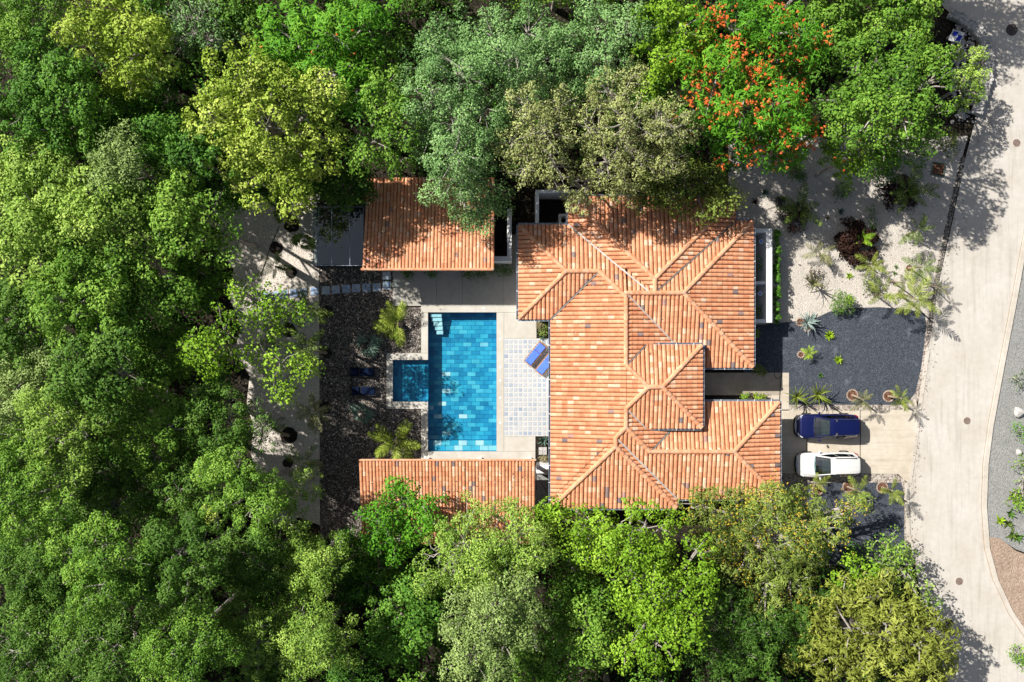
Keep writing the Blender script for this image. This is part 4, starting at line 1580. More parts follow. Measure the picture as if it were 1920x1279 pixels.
    MB().box(-2.375 * k, -2.36 * k, -.17, .17, .62, .74).build('number_plate', 'number_plate', t, world=False)
    MB().box(.55 * k, 1.02 * k, -S_(.68), S_(.68), .90, 1.075).build('dashboard', 'black_plastic', t, world=False)
    MB().box(-2.05 * k, .55 * k, -S_(.70), S_(.70), .90, 1.07).build('cabin_floor', 'car_interior', t, world=False)
    for y in (-.36, .36):
        MB().cbox(-.35 * k, .12 * k, y - .24, y + .24, .85, 1.13, .03).build('seat', 'car_interior', t, world=False)
        MB().cbox(-.50 * k, -.36 * k, y - .23, y + .23, .85, 1.48, .03).build('seat_back', 'car_interior', t, world=False)
    wpr = MB()
    for y in (-.25, .35):
        wpr.tube([(1.09 * k, S_(y), zb + .045), (1.03 * k, S_(y) + .42, zb + .075)], .011, 4)
    wpr.build('wiper', 'black_plastic', t, world=False)
    return t


car(1551.5, 799.5, math.pi, 'blue_paint', 'dark blue sport utility car parked nearest the gravel bed', 1.50, 4.60, 1.84)
car(1552.5, 871.5, math.pi + .015, 'white_paint', 'white sport utility car parked beside the ringed palms', 1.58, 4.52, 1.84, 'black_plastic')

# ------------------------------------------------------------------ fallen leaves on roofs and pool
rl = random.Random(8)
mb = MB()
for wings, n, box_ in ((WINGS, 420, (1.0, 16, 3.0, 10.2)), (GW, 260, (-10.4, -1.5, 5.6, 11.6)), (PW, 200, (-10.5, 1.5, -14.4, -9.0)), (WINGS, 160, (3, 19, -11.8, 3))):
    for k in range(n):
        x, y = rl.uniform(box_[0], box_[1]), rl.uniform(box_[2], box_[3])
        z = float(roof_top(wings, x, y))
        if z < 1:
            continue
        z += rl.uniform(.05, .10)
        a = rl.uniform(0, 6.28)
        L, w_ = rl.uniform(.05, .11), rl.uniform(.025, .05)
        dx, dy = math.cos(a) * L, math.sin(a) * L
        ex, ey = -math.sin(a) * w_, math.cos(a) * w_
        mb.poly([(x - dx, y - dy, z), (x + ex, y + ey, z + .02), (x + dx, y + dy, z + .005), (x - ex, y - ey, z + .02)], rl.random())
tag(stuff(mb.build('fallen_leaves', 'litter')), 'dry fallen leaves scattered over the orange tile roofs', 'fallen leaves')
mb = MB()
for k in range(900):
    f = rl.random()
    side = rl.random()
    i = rl.randrange(len(ROAD_L) - 1)
    q0, q1 = ROAD_L[i], ROAD_L[i + 1]
    x = q0[0] + (q1[0] - q0[0]) * f + abs(rl.gauss(0, 12))
    y = q0[1] + (q1[1] - q0[1]) * f
    p = P(x, y)
    a = rl.uniform(0, 6.28)
    L, w_ = rl.uniform(.03, .09), rl.uniform(.015, .04)
    dx, dy, ex, ey = math.cos(a) * L, math.sin(a) * L, -math.sin(a) * w_, math.cos(a) * w_
    mb.poly([(p.x - dx, p.y - dy, .04), (p.x + ex, p.y + ey, .045), (p.x + dx, p.y + dy, .04), (p.x - ex, p.y - ey, .045)], rl.random())
tag(stuff(mb.build('road_litter', 'litter')), 'dry leaf litter along the garden side of the road', 'leaf litter')

# ================================================================== VEGETATION
def unit(v):
    return v / np.maximum(np.linalg.norm(v, axis=-1, keepdims=True), 1e-9)


def leaf_quads(pos, nrm, tng, L, Wd, fold=0.18):
    """folded rhombus leaves, (n,4,3)"""
    b = unit(np.cross(nrm, tng))
    L = L[:, None]
    Wd = Wd[:, None]
    out = np.empty((len(pos), 4, 3))
    out[:, 0] = pos - tng * L * .5
    out[:, 1] = pos + b * Wd * .5 + nrm * Wd * fold + tng * L * .06
    out[:, 2] = pos + tng * L * .5
    out[:, 3] = pos - b * Wd * .5 + nrm * Wd * fold + tng * L * .06
    return out.reshape(-1, 3)


def clump_leaves(C, R, per, L, Wd, ctone, rng, up=0.32, spread=0.36, shell=0.58, squash=0.8, tr=0.45):
    """leaves in uneven stretched tufts; per may be one number or one per tuft"""
    n = len(C)
    per = np.broadcast_to(np.asarray(per, int), (n,))
    w = np.repeat(np.arange(n), per)
    m = len(w)
    d = rng.normal(size=(m, 3))
    d[:, 2] += 0.45
    d = unit(d)
    rad = R[w] * (shell + (1 - shell) * rng.random(m) ** .5)
    loose = rng.random(m) < .13
    rad = np.where(loose, rad * rng.uniform(1.05, 1.55, m), rad)
    an = rng.random(n) * 6.28
    st = rng.uniform(.72, 1.45, n)
    ca, sa = np.cos(an)[w], np.sin(an)[w]
    off = d * rad[:, None]
    u = (off[:, 0] * ca + off[:, 1] * sa) * st[w]
    v = (-off[:, 0] * sa + off[:, 1] * ca) / np.sqrt(st[w])
    off = np.stack([u * ca - v * sa, u * sa + v * ca, off[:, 2] * squash], 1)
    pos = C[w] + off
    nrm = unit(d * .85 + np.array([0, 0, up]) + rng.normal(size=(m, 3)) * spread)
    t = d + rng.normal(size=(m, 3)) * .7
    t = unit(t - nrm * np.sum(t * nrm, axis=1, keepdims=True))
    sc = rng.uniform(.6, 1.3, m)
    q = leaf_quads(pos, nrm, t, L * sc, Wd * sc)
    tone = np.clip(np.asarray(ctone)[w] * (1 - tr) + rng.random(m) * tr, 0, 1)
    return q, tone


SPEC = {
    #         leaf mat, L,  W,  clump radius, LAI, clump spacing, up, bark, shell
    'broad': dict(L=.21, W=.125, cr=(.30, 1.10), lai=2.9, gap=1.0),
    'round': dict(L=.18, W=.15, cr=(.30, 1.05), lai=2.8, gap=1.0),
    'fine': dict(L=.155, W=.085, cr=(.28, 1.0), lai=2.35, gap=1.0, twigs=2.2),
    'sparse': dict(L=.15, W=.085, cr=(.18, .60), lai=1.5, gap=1.0, twigs=3.0),
    'thin': dict(L=.16, W=.09, cr=(.20, .45), lai=.75, gap=1.1, twigs=3.0),
    'fern': dict(L=.36, W=.095, cr=(.25, .85), lai=2.7, gap=1.0, up=.8),
    'big': dict(L=.40, W=.115, cr=(.30, .80), lai=2.7, gap=1.0, up=.4),
    'plume': dict(L=.30, W=.07, cr=(.22, .75), lai=2.2, gap=1.0, up=.7),
}


def crown_clumps(C, R, h, depth, n_lobes, rng, cr, gap, lobes=None):
    """lobed crown: clump centres on the lobes' upper skins plus fill inside"""
    if lobes is None:
        lobes = []
        a0 = rng.random() * 6.28
        for i in range(n_lobes):
            a = a0 + 2.4 * i
            rr_ = R * .66 * math.sqrt((i + .3) / n_lobes)
            lr = R * rng.uniform(.28, .43) * (1.35 if R < 1.8 else 1.0)
            z = h - lr * .75 - depth * .55 * (rr_ / R) ** 1.5 - rng.uniform(0, .28) * depth
            lobes.append((C[0] + rr_ * math.cos(a), C[1] + rr_ * math.sin(a), z, lr))
    pts, rad, dirs, which = [], [], [], []
    LA = np.array(lobes)
    for li, (x, y, z, lr) in enumerate(lobes):
        area = 2 * math.pi * lr * lr * 1.15
        rs_ = cr[0] + (cr[1] - cr[0]) * rng.beta(1.1, 2.0, 400)
        n = max(5, min(380, int(area / (math.pi * np.mean(rs_ ** 2)) * .80 / gap)))
        i = np.arange(n) + .5
        ph = i * 2.39996 + rng.random() * 6
        cz = 1 - 1.30 * i / n
        sz = np.sqrt(np.maximum(0, 1 - cz * cz))
        d = np.stack([np.cos(ph) * sz, np.sin(ph) * sz, cz], 1) + rng.normal(size=(n, 3)) * .13
        rr_ = lr * (rng.uniform(.60, 1.06, n) + .14 * np.sin(ph * 2.0 + li) * sz)
        p = np.array([x, y, z]) + d * rr_[:, None] * np.array([1, 1, .75])
        # drop clumps buried in other lobes
        keep = np.ones(n, bool)
        for lj in range(len(lobes)):
            if lj != li:
                keep &= np.linalg.norm((p - LA[lj, :3]) * np.array([1, 1, 1.3]), axis=1) > LA[lj, 3] * .62
        pts.append(p[keep])
        rad.append(rs_[:n][keep])
        which += [li] * int(keep.sum())
    return np.concatenate(pts), np.concatenate(rad), lobes, np.array(which)


LEAF_TOTAL = [0]


def tree(px, py, rpx, h, kind, leaf, label, group=None, lobes=None, n_lobes=None, bark='bark_grey', depth=None, seed=None, flowers=None, base=None, name='tree', cat='tree', lai=None, tone=(.25, .8), trunk_r=None):
    rng = np.random.default_rng(seed if seed is not None else int(abs(px * 7 + py * 13)))
    sp = SPEC[kind]
    hc = h * .85
    c = P(px, py, hc)
    R = W(rpx, hc)
    depth = depth if depth is not None else min(h * .55, R * .95)
    bx = P(*base) if base else Vector((c.x + rng.uniform(-.4, .4), c.y + rng.uniform(-.4, .4), 0))
    t = thing(name, (bx.x, bx.y, -.06), label, cat, group)
    wl_ = None
    if lobes:
        wl_ = []
        for (lx, ly, lr, lh) in lobes:
            q = P(lx, ly, lh)
            r_ = W(lr, lh)
            r_ *= .85
            wl_.append((q.x, q.y, lh - r_ * .75 + rng.uniform(-1.7, .6) * min(1, r_ / 1.6), r_))
    sc = min(1.0, max(.35, R / 2.2))
    cr = (sp['cr'][0] * sc, sp['cr'][1] * sc)
    C, CR, lob, wh = crown_clumps((c.x, c.y), R, h, depth, n_lobes or max(4, int(5 + R * 1.1)), rng, cr, sp['gap'], wl_)
    foot = sum(math.pi * l[3] ** 2 for l in lob) * .8 if lobes else math.pi * R * R
    n_leaf = (lai or sp['lai']) * foot / (sp['L'] * sp['W'] * .5)
    per = np.maximum(8, (n_leaf * CR ** 2 / np.sum(CR ** 2))).astype(int)
    lt = rng.uniform(tone[0], tone[1], len(lob))
    ct = np.clip(lt[wh] + rng.normal(size=len(C)) * .16, 0, 1)
    Ls = min(1.0, max(.55, R / 1.6))
    q, tn = clump_leaves(C, CR, per, sp['L'] * Ls, sp['W'] * Ls, ct, rng, up=sp.get('up', .3))
    LEAF_TOTAL[0] += len(tn)
    np_mesh('crown', q, 4, 'leaf_' + leaf, tn, t)
    # trunk, limbs and twigs
    mb = MB()
    r0 = trunk_r or max(.05, min(.32, R * .065))
    fork = Vector((bx.x * .6 + c.x * .4, bx.y * .6 + c.y * .4, max(.25, (h - depth) * .75)))
    mb.tube([(bx.x, bx.y, -.06), ((bx.x * .8 + fork.x * .2) + rng.uniform(-.1, .1), (bx.y * .8 + fork.y * .2), fork.z * .5), fork], [r0 * 1.25, r0, r0 * .85], 8)
    for li, l in enumerate(lob):
        e = Vector((l[0], l[1], l[2] + l[3] * .1))
        m = fork.lerp(e, .55) + Vector((rng.uniform(-.3, .3), rng.uniform(-.3, .3), .25)) * min(1, R / 3)
        mb.tube([fork, m, e], [r0 * .6, r0 * .42, r0 * .22], 6, cap=False)
        mine = np.flatnonzero(wh == li)
        rng.shuffle(mine)
        for q_ in mine[:int(5 * sp.get('twigs', 1.0)) + 1]:
            p = Vector(C[q_])
            st_ = m.lerp(e, rng.uniform(.4, 1))
            md = st_.lerp(p, .5) + Vector(rng.normal(size=3) * .15 * min(1, R / 3))
            ed = p + (p - Vector((l[0], l[1], l[2]))).normalized() * CR[q_] * rng.uniform(.2, 1.25)
            mb.tube([st_, md, p, ed], [r0 * .20 + .008, r0 * .13 + .008, r0 * .07 + .007, .004], 4, cap=False)
    mb.build('trunk', bark, t)
    if flowers:
        fm, frac, fl, ntuft = flowers
        k = int(len(C) * frac)
        idx = rng.choice(len(C), k, replace=False)
        # blossoms stand in tufts on top of the clumps
        off = rng.normal(size=(k, ntuft, 3)) * np.array([.42, .42, .10])
        top = C[idx][:, None] + off + np.array([0, 0, 1]) * (CR[idx] * .72)[:, None, None]
        top = top.reshape(-1, 3)
        fq, ft = clump_leaves(top, np.full(len(top), fl * .9), 8, fl, fl * .75, rng.uniform(.1, .9, len(top)), rng, up=.8, shell=.3, squash=.6)
        np_mesh('blossoms', fq, 4, fm, ft, t)
    return t


# --- (px, py, radius px, height, kind, leaf colour, label, extra)
T = [
    # top left corner and top row
    (35, 55, 95, 8.5, 'fine', 'mid', 'grey green tree in the top left corner of the picture', {}),
    (190, 70, 105, 9.0, 'broad', 'yellow', 'yellow green tree at the top edge left of bare branches', dict(tone=(.15, .6), lobes=[(150, 50, 62, 8.6), (200, 20, 60, 8.8), (225, 90, 62, 9.0), (265, 70, 55, 8.4), (195, 110, 52, 8.0), (290, 105, 40, 7.6), (235, 145, 40, 7.2)])),
    (370, 40, 85, 6.8, 'thin', 'sage', 'sparse grey tree with bare twisted branches at the top edge', dict(tone=(.2, .7))),
    (90, 190, 130, 9.0, 'broad', 'deep', 'dense deep green tree below the top left corner tree', dict(tone=(.3, .85))),
    (255, 225, 115, 8.0, 'broad', 'deep', 'dark green tree between yellow trees at upper left', dict(tone=(.1, .6))),
    (490, 235, 150, 9.6, 'broad', 'yellow', 'large pale yellow green tree above the sandy path', dict(tone=(.25, .95), lobes=[(440, 120, 62, 9.4), (400, 190, 62, 8.8), (500, 150, 60, 9.4), (385, 215, 50, 8.6), (480, 220, 68, 9.6), (560, 190, 58, 9.0), (590, 240, 52, 8.4), (430, 275, 60, 8.6), (520, 290, 62, 8.8), (585, 300, 48, 7.8), (470, 330, 52, 7.6), (540, 360, 46, 7.0), (600, 160, 45, 8.6)])),
    (575, 95, 130, 8.8, 'fern', 'fern', 'bright ferny green tree with few red flowers at the top', dict(tone=(.2, .85), flowers=('flower_orange', .05, .10, 2), lobes=[(530, 50, 75, 8.6), (610, 45, 72, 8.8), (660, 100, 62, 8.4), (600, 130, 68, 8.6), (670, 170, 50, 7.6), (510, 95, 45, 7.8), (690, 30, 50, 8.0)])),
    (690, 200, 85, 8.0, 'broad', 'mid', 'green leafy tree between ferny tree and grey green tree', dict(tone=(.25, .8), lobes=[(720, 105, 52, 8.0), (700, 170, 55, 8.2), (735, 220, 52, 8.0), (690, 265, 48, 7.0), (745, 300, 40, 6.4)])),
    (850, 220, 130, 10.2, 'fine', 'sage', 'large grey green tree reaching over the guest house roof', dict(lobes=[(810, 60, 70, 9.8), (800, 150, 72, 10.2), (860, 110, 68, 10.0), (845, 215, 72, 10.0), (790, 235, 55, 9.0), (905, 190, 60, 9.4), (850, 290, 62, 9.0), (900, 265, 55, 8.6), (845, 345, 50, 7.6), (895, 335, 48, 7.4), (870, 390, 36, 6.2), (925, 365, 36, 6.4), (905, 410, 26, 5.6), (960, 230, 45, 8.4)], tone=(.3, .75))),
    (980, 90, 110, 10.2, 'fine', 'sage', 'rounded grey green tree at the top centre', dict(lobes=[(920, 40, 62, 9.8), (990, 30, 62, 10), (960, 100, 65, 10.2), (1020, 90, 52, 9.4), (900, 100, 45, 9.0), (940, 160, 45, 8.6), (1000, 150, 48, 8.6)], tone=(.35, .8))),
    (1130, 70, 105, 9.8, 'fine', 'sage', 'grey green tree at the top right of centre beside pale gap', dict(lobes=[(1130, 30, 60, 9.6), (1180, 40, 52, 9.4), (1150, 95, 58, 9.8), (1090, 85, 42, 8.8), (1110, 140, 45, 8.4), (1060, 60, 30, 8.2), (1065, 150, 40, 7.8)], tone=(.3, .75))),
    (1010, 250, 95, 8.4, 'sparse', 'olive', 'thin olive tree with visible branches north of house, western of two', dict(lobes=[(990, 185, 52, 8.4), (960, 250, 45, 8.0), (1020, 240, 58, 8.6), (985, 310, 46, 7.4), (1040, 310, 46, 7.2), (1045, 190, 40, 7.8)], tone=(.25, .8))),
    (1180, 240, 130, 9.0, 'sparse', 'olive', 'thin olive tree with visible branches north of house, eastern of two', dict(lobes=[(1150, 150, 52, 8.8), (1110, 220, 58, 9.0), (1190, 210, 60, 9.2), (1250, 220, 52, 8.6), (1285, 240, 36, 7.8), (1140, 290, 58, 8.6), (1210, 290, 55, 8.4), (1260, 295, 42, 7.6), (1090, 345, 44, 6.6), (1160, 345, 42, 6.8), (1085, 380, 24, 5.8), (1190, 135, 36, 8)], lai=1.9, tone=(.3, .85))),
    (1262, 75, 80, 9.0, 'broad', 'bright', 'bright green leafy tree left of the orange flowering tree', dict(tone=(.15, .7), lobes=[(1240, 30, 52, 8.8), (1285, 40, 50, 8.8), (1250, 95, 48, 9.0), (1235, 140, 40, 8.2), (1300, 90, 42, 8.4)])),
    (1410, 150, 170, 9.0, 'fern', 'fern', 'large flamboyant tree covered in orange red flowers', dict(tone=(.2, .9), flowers=('flower_orange', .30, .115, 12), bark='bark_grey', lobes=[(1310, 70, 62, 8.8), (1380, 30, 68, 9.0), (1460, 40, 68, 9.0), (1520, 70, 52, 8.4), (1350, 130, 72, 9.4), (1430, 115, 72, 9.6), (1500, 140, 60, 8.8), (1330, 200, 55, 8.2), (1400, 200, 66, 9.0), (1470, 200, 62, 8.8), (1370, 255, 48, 7.2), (1440, 260, 52, 7.6), (1510, 230, 48, 7.6), (1495, 275, 38, 6.6)])),
    (1300, 350, 80, 6.2, 'broad', 'dusky', 'dark leafy tree with yellowish tips overhanging the north roof', dict(tone=(.05, .75), lobes=[(1240, 330, 44, 5.8), (1290, 330, 48, 6.2), (1345, 330, 46, 6.2), (1320, 372, 36, 5.6), (1265, 372, 34, 5.4), (1360, 370, 24, 5.2), (1220, 370, 24, 5.2)])),
    (1560, 35, 80, 8.4, 'round', 'mid', 'green tree at the top edge right of orange flowering tree', dict(tone=(.2, .7))),
    (1700, 5, 85, 8.2, 'round', 'mid', 'green tree cut by the top edge near the road', dict(tone=(.3, .75))),
    (1685, 175, 130, 8.8, 'round', 'mid', 'dense rounded green tree beside the road at upper right', dict(tone=(.2, .7), lobes=[(1620, 100, 52, 8.2), (1680, 75, 56, 8.8), (1740, 90, 50, 8.4), (1650, 155, 60, 9.0), (1715, 150, 62, 9.2), (1765, 140, 42, 7.8), (1600, 180, 48, 7.8), (1640, 220, 54, 8.4), (1700, 215, 58, 8.6), (1755, 200, 46, 7.8), (1680, 265, 46, 7.2), (1730, 250, 44, 7.2), (1600, 235, 36, 6.6), (1775, 95, 30, 7.2)])),
    (1590, 300, 52, 5.0, 'fern', 'bright', 'low flamboyant branch with few orange flowers over front garden', dict(tone=(.2, .7), flowers=('flower_orange', .10, .11, 3), lobes=[(1570, 285, 32, 5.0), (1610, 290, 34, 5.2), (1600, 318, 26, 4.4), (1640, 285, 28, 4.8)])),
    (1665, 305, 34, 2.6, 'round', 'deep', 'dark green shrub under the rounded tree near front garden', dict(tone=(.2, .6))),
    (1718, 285, 30, 2.2, 'round', 'mid', 'small green shrub at the north edge of pale gravel', dict(tone=(.1, .5))),
    (1782, 265, 26, 1.6, 'round', 'dusky', 'low dusky shrub at the road edge below the rubble', dict(tone=(.1, .6))),
    (1828, 150, 45, 4.6, 'thin', 'light', 'sparse pale tree growing over the white stone wall', dict(tone=(.3, .9), lobes=[(1835, 100, 22, 4.6), (1845, 130, 22, 4.6), (1818, 140, 26, 4.8), (1838, 170, 22, 4.4), (1815, 190, 20, 4.0), (1808, 90, 18, 4.4)], lai=2.6)),
    # left side
    (75, 330, 110, 9.6, 'broad', 'light', 'pale green tree at left edge in the upper third', dict(tone=(.3, .8))),
    (235, 310, 70, 9.2, 'fine', 'pale', 'greyish pale tree right of the left edge in upper third', dict(tone=(.1, .6))),
    (55, 450, 105, 10.0, 'broad', 'light', 'pale sunlit tree on the left edge above the middle', dict(tone=(.35, .9))),
    (190, 410, 110, 10.2, 'broad', 'light', 'broad light green tree left of the sandy path top', dict(tone=(.2, .8))),
    (320, 400, 90, 9.6, 'broad', 'mid', 'mid green tree next to the upper sandy path', dict(tone=(.35, .9))),
    (400, 430, 62, 8.0, 'broad', 'mid', 'green tree whose right edge overhangs the upper sandy path', dict(lai=1.7, tone=(.35, .9), lobes=[(380, 400, 42, 8.2), (425, 430, 36, 7.8), (400, 470, 40, 8.0), (350, 450, 42, 8.4)])),
    (150, 560, 120, 10.4, 'broad', 'mid', 'large mid green tree left of centre on the left side', dict(tone=(.35, .9))),
    (30, 600, 90, 10.0, 'broad', 'moss', 'mossy green tree on the left edge at mid height', dict(tone=(.4, .95))),
    (280, 540, 95, 9.6, 'broad', 'mid', 'mid green tree in the middle of the left forest', dict(tone=(.3, .85))),
    (380, 530, 60, 7.6, 'broad', 'mid', 'smaller green tree west of the stepping slabs', dict(tone=(.2, .7))),
    (490, 590, 65, 7.2, 'round', 'bright', 'vivid green tree covering the west end of stepping slabs', dict(lai=1.7, tone=(.25, .8), lobes=[(460, 560, 36, 7.0), (505, 570, 34, 7.0), (540, 580, 26, 6.6), (480, 605, 36, 7.2), (515, 605, 26, 6.6), (450, 545, 30, 6.8)])),
    (400, 650, 72, 7.6, 'round', 'bright', 'bright green tree in a dark gap left of the path', dict(lai=1.7, tone=(.15, .65))),
    (530, 690, 62, 7.2, 'round', 'bright', 'vivid lime green branch reaching over sandy path near loungers', dict(lai=1.7, tone=(.35, 1.0), lobes=[(480, 660, 38, 7.4), (520, 680, 34, 7.2), (555, 690, 24, 6.8), (575, 690, 17, 6.4), (525, 725, 24, 6.6), (495, 700, 34, 7.2), (535, 740, 14, 6.2)])),
    (45, 730, 100, 10.2, 'fine', 'pale', 'pale sunlit tree on the left edge below the middle', dict(tone=(.3, .9))),
    (185, 700, 100, 9.8, 'broad', 'moss', 'mossy green tree below the left middle of forest', dict(tone=(.3, .8))),
    (300, 660, 80, 8.6, 'broad', 'mid', 'darker green tree in the heart of left forest', dict(tone=(.15, .6))),
    (110, 810, 110, 9.8, 'fine', 'light', 'fine leaved light green tree low on the left side', dict(tone=(.1, .7))),
    (270, 800, 105, 9.4, 'fine', 'mid', 'fine leaved green tree low left of the path', dict(tone=(.35, .9))),
    (400, 790, 85, 8.6, 'fine', 'moss', 'fine leaved mossy tree beside the lower sandy path', dict(tone=(.4, .95))),
    (475, 800, 45, 6.6, 'sparse', 'moss', 'thin tree with white branches touching the lower sandy path', dict(tone=(.4, .9), lobes=[(465, 770, 26, 6.6), (490, 800, 26, 6.6), (480, 835, 26, 6.4), (450, 810, 26, 6.6)])),
    (50, 930, 115, 9.8, 'fine', 'mid', 'fine leaved green tree on left edge in lower third', dict(tone=(.3, .8))),
    (190, 930, 115, 9.8, 'fine', 'moss', 'fine leaved mossy tree in lower left forest', dict(tone=(.35, .9))),
    (330, 920, 105, 9.4, 'fine', 'moss', 'mossy tree with pale twigs right of lower left forest', dict(tone=(.3, .85))),
    (450, 920, 95, 8.6, 'fine', 'mid', 'green tree next to the small yellow tree', dict(tone=(.3, .8))),
    (413, 950, 22, 9.6, 'round', 'yellow', 'small bright yellow leaved treetop in lower left forest', dict(tone=(.75, 1.0))),
    (545, 940, 62, 6.8, 'sparse', 'light', 'loose light green tree at the south end of sandy path', dict(tone=(.25, .8), lobes=[(525, 940, 34, 7.0), (560, 905, 20, 6.0), (575, 930, 28, 6.6), (540, 975, 36, 7.0)], lai=2.2)),
    (60, 1070, 120, 9.8, 'fine', 'moss', 'mossy green tree above the lower left corner', dict(tone=(.35, .9))),
    (205, 1070, 115, 9.8, 'fine', 'mid', 'green tree in the middle of lower left forest', dict(tone=(.25, .75))),
    (340, 1060, 110, 9.4, 'fine', 'moss', 'mossy tree with gaps in the lower left forest', dict(tone=(.35, .85))),
    (470, 1060, 100, 9.0, 'fine', 'moss', 'mossy tree with white branches left of pavilion corner', dict(tone=(.4, .95))),
    (590, 1060, 85, 8.2, 'fine', 'light', 'light green tree below and left of the pavilion roof', dict(tone=(.2, .75))),
    (60, 1205, 120, 9.8, 'fine', 'moss', 'mossy tree in the lower left corner of the picture', dict(tone=(.4, .9))),
    (205, 1210, 115, 9.6, 'fine', 'moss', 'green tree at the bottom edge right of lower left corner', dict(tone=(.3, .85))),
    (345, 1200, 110, 9.4, 'fine', 'mid', 'fine leaved tree at the bottom edge in the left third', dict(tone=(.25, .7))),
    (480, 1190, 105, 9.2, 'sparse', 'light', 'sparse light tree with long white trunks near the bottom', dict(tone=(.15, .7), lai=2.3)),
    (600, 1190, 80, 8.4, 'fine', 'light', 'light green tree at the bottom left of the dark gap', dict(tone=(.1, .6))),
    # bottom
    (750, 960, 85, 6.8, 'broad', 'fern', 'deep green glossy tree over the west half of pavilion roof', dict(tone=(.15, .75), lobes=[(745, 945, 40, 6.8), (800, 955, 36, 6.4), (715, 985, 38, 6.4), (770, 990, 44, 6.8), (815, 985, 32, 6.2), (690, 1010, 30, 5.8), (740, 1030, 44, 6.6), (742, 918, 16, 5.6), (700, 965, 24, 5.8), (835, 1000, 30, 6.0)])),
    (690, 1075, 85, 5.6, 'broad', 'deep', 'shaded dark green tree below the pavilion corner', dict(tone=(.05, .5))),
    (745, 1180, 100, 7.6, 'broad', 'deep', 'deep green large leaved tree at the bottom left of centre', dict(tone=(.35, .95))),
    (850, 1060, 95, 8.8, 'fine', 'light', 'feathery light green tree south of the pavilion, western of two', dict(tone=(.2, .75), lobes=[(815, 1050, 44, 8.4), (870, 1020, 48, 8.6), (850, 1085, 50, 8.8), (800, 1095, 36, 7.8), (880, 975, 32, 6.8), (900, 1080, 46, 8.6)])),
    (960, 1030, 90, 8.8, 'fine', 'light', 'feathery light green tree south of the pavilion, eastern of two', dict(tone=(.15, .75), lobes=[(930, 975, 36, 7.2), (980, 1000, 44, 8.2), (930, 1030, 48, 8.6), (985, 1050, 48, 8.8), (1020, 1030, 34, 7.8), (960, 1085, 44, 8.6), (960, 960, 26, 6.4)])),
    (915, 1190, 115, 9.4, 'fine', 'pale', 'pale feathery tree at the bottom centre', dict(tone=(.05, .65))),
    (1090, 985, 62, 6.8, 'broad', 'bright', 'bright green tree at the south west corner of main roof', dict(tone=(.2, .75), lobes=[(1065, 985, 36, 6.8), (1100, 970, 32, 6.4), (1125, 985, 28, 6.4), (1080, 1020, 36, 7.0), (1110, 1020, 30, 6.6), (1045, 960, 20, 5.8), (1020, 975, 24, 6.0)])),
    (1195, 1060, 105, 8.6, 'broad', 'bright', 'bright yellowish green tree south of the main house', dict(tone=(.35, .95), lobes=[(1160, 1000, 42, 7.8), (1215, 985, 40, 7.6), (1130, 1050, 42, 8.0), (1185, 1050, 52, 8.6), (1245, 1020, 42, 8.0), (1240, 1070, 44, 8.4), (1190, 1105, 46, 8.4), (1260, 980, 26, 6.6), (1195, 960, 22, 6.2)])),
    (1250, 1170, 110, 9.0, 'broad', 'bright', 'bright green tree at the bottom right of centre', dict(tone=(.35, .9), lobes=[(1230, 1120, 48, 8.8), (1290, 1130, 46, 8.8), (1210, 1180, 50, 9.0), (1270, 1185, 54, 9.2), (1320, 1090, 40, 8.2), (1240, 1240, 52, 8.8), (1180, 1235, 36, 8.0), (1320, 1040, 36, 7.8)])),
    (1090, 1180, 90, 7.8, 'broad', 'mid', 'green tree in shade between bottom centre trees', dict(tone=(.3, .9))),
    (1085, 1090, 60, 6.4, 'broad', 'mid', 'shaded green tree south of the main roof corner', dict(tone=(.1, .6))),
    (1455, 1010, 150, 6.6, 'plume', 'dusky', 'wide feathery tree dotted with yellow flowers beside the garage', dict(tone=(.15, .8), flowers=('flower_yellow', .24, .062, 14), bark='bark_grey', lai=2.3, lobes=[(1330, 960, 38, 5.4), (1390, 950, 46, 5.8), (1450, 950, 46, 6.0), (1350, 1020, 46, 6.4), (1420, 1010, 55, 6.8), (1490, 960, 40, 6.0), (1540, 960, 38, 5.6), (1490, 1020, 52, 6.6), (1560, 1000, 42, 6.0), (1410, 1070, 50, 6.6), (1480, 1085, 50, 6.6), (1545, 1050, 42, 6.0), (1440, 1125, 42, 6.2), (1510, 1125, 36, 5.8), (1595, 970, 26, 5.0), (1300, 955, 24, 5.0), (1620, 945, 16, 4.6)])),
    (1380, 1200, 105, 6.8, 'plume', 'moss', 'dark feathery tree with a bare winding branch at bottom', dict(tone=(.1, .7), lai=2.0)),
    (1480, 1190, 60, 6.0, 'plume', 'moss', 'feathery green tree between yellow flowering and olive trees', dict(tone=(.1, .6))),
    (1612, 1085, 44, 5.2, 'round', 'bright', 'vivid bright green shrub left of the round leaved tree', dict(tone=(.25, .75))),
    (1695, 1060, 75, 4.4, 'round', 'light', 'loose round leaved tree leaning over the lower road', dict(tone=(.2, .8), lai=1.7, lobes=[(1670, 1025, 28, 4.4), (1700, 1045, 28, 4.4), (1665, 1070, 26, 4.2), (1710, 1085, 28, 4.2), (1735, 1110, 26, 4.0), (1690, 1110, 28, 4.2), (1745, 1145, 24, 4.0)])),
    (1645, 1215, 175, 7.4, 'big', 'gold', 'large olive yellow tree with long leaves in the lower right', dict(tone=(.25, .85), lobes=[(1610, 1140, 52, 7.2), (1670, 1135, 52, 7.4), (1720, 1165, 46, 7.0), (1560, 1180, 52, 6.8), (1620, 1200, 60, 7.8), (1690, 1205, 60, 7.8), (1750, 1220, 50, 7.0), (1520, 1230, 48, 6.4), (1580, 1250, 58, 7.2), (1650, 1265, 62, 7.6), (1720, 1265, 56, 7.2), (1790, 1260, 46, 6.6), (1770, 1190, 30, 6.0)])),
    (1545, 1140, 40, 4.6, 'plume', 'moss', 'small feathery shrub above the olive yellow tree', dict(tone=(.1, .6))),
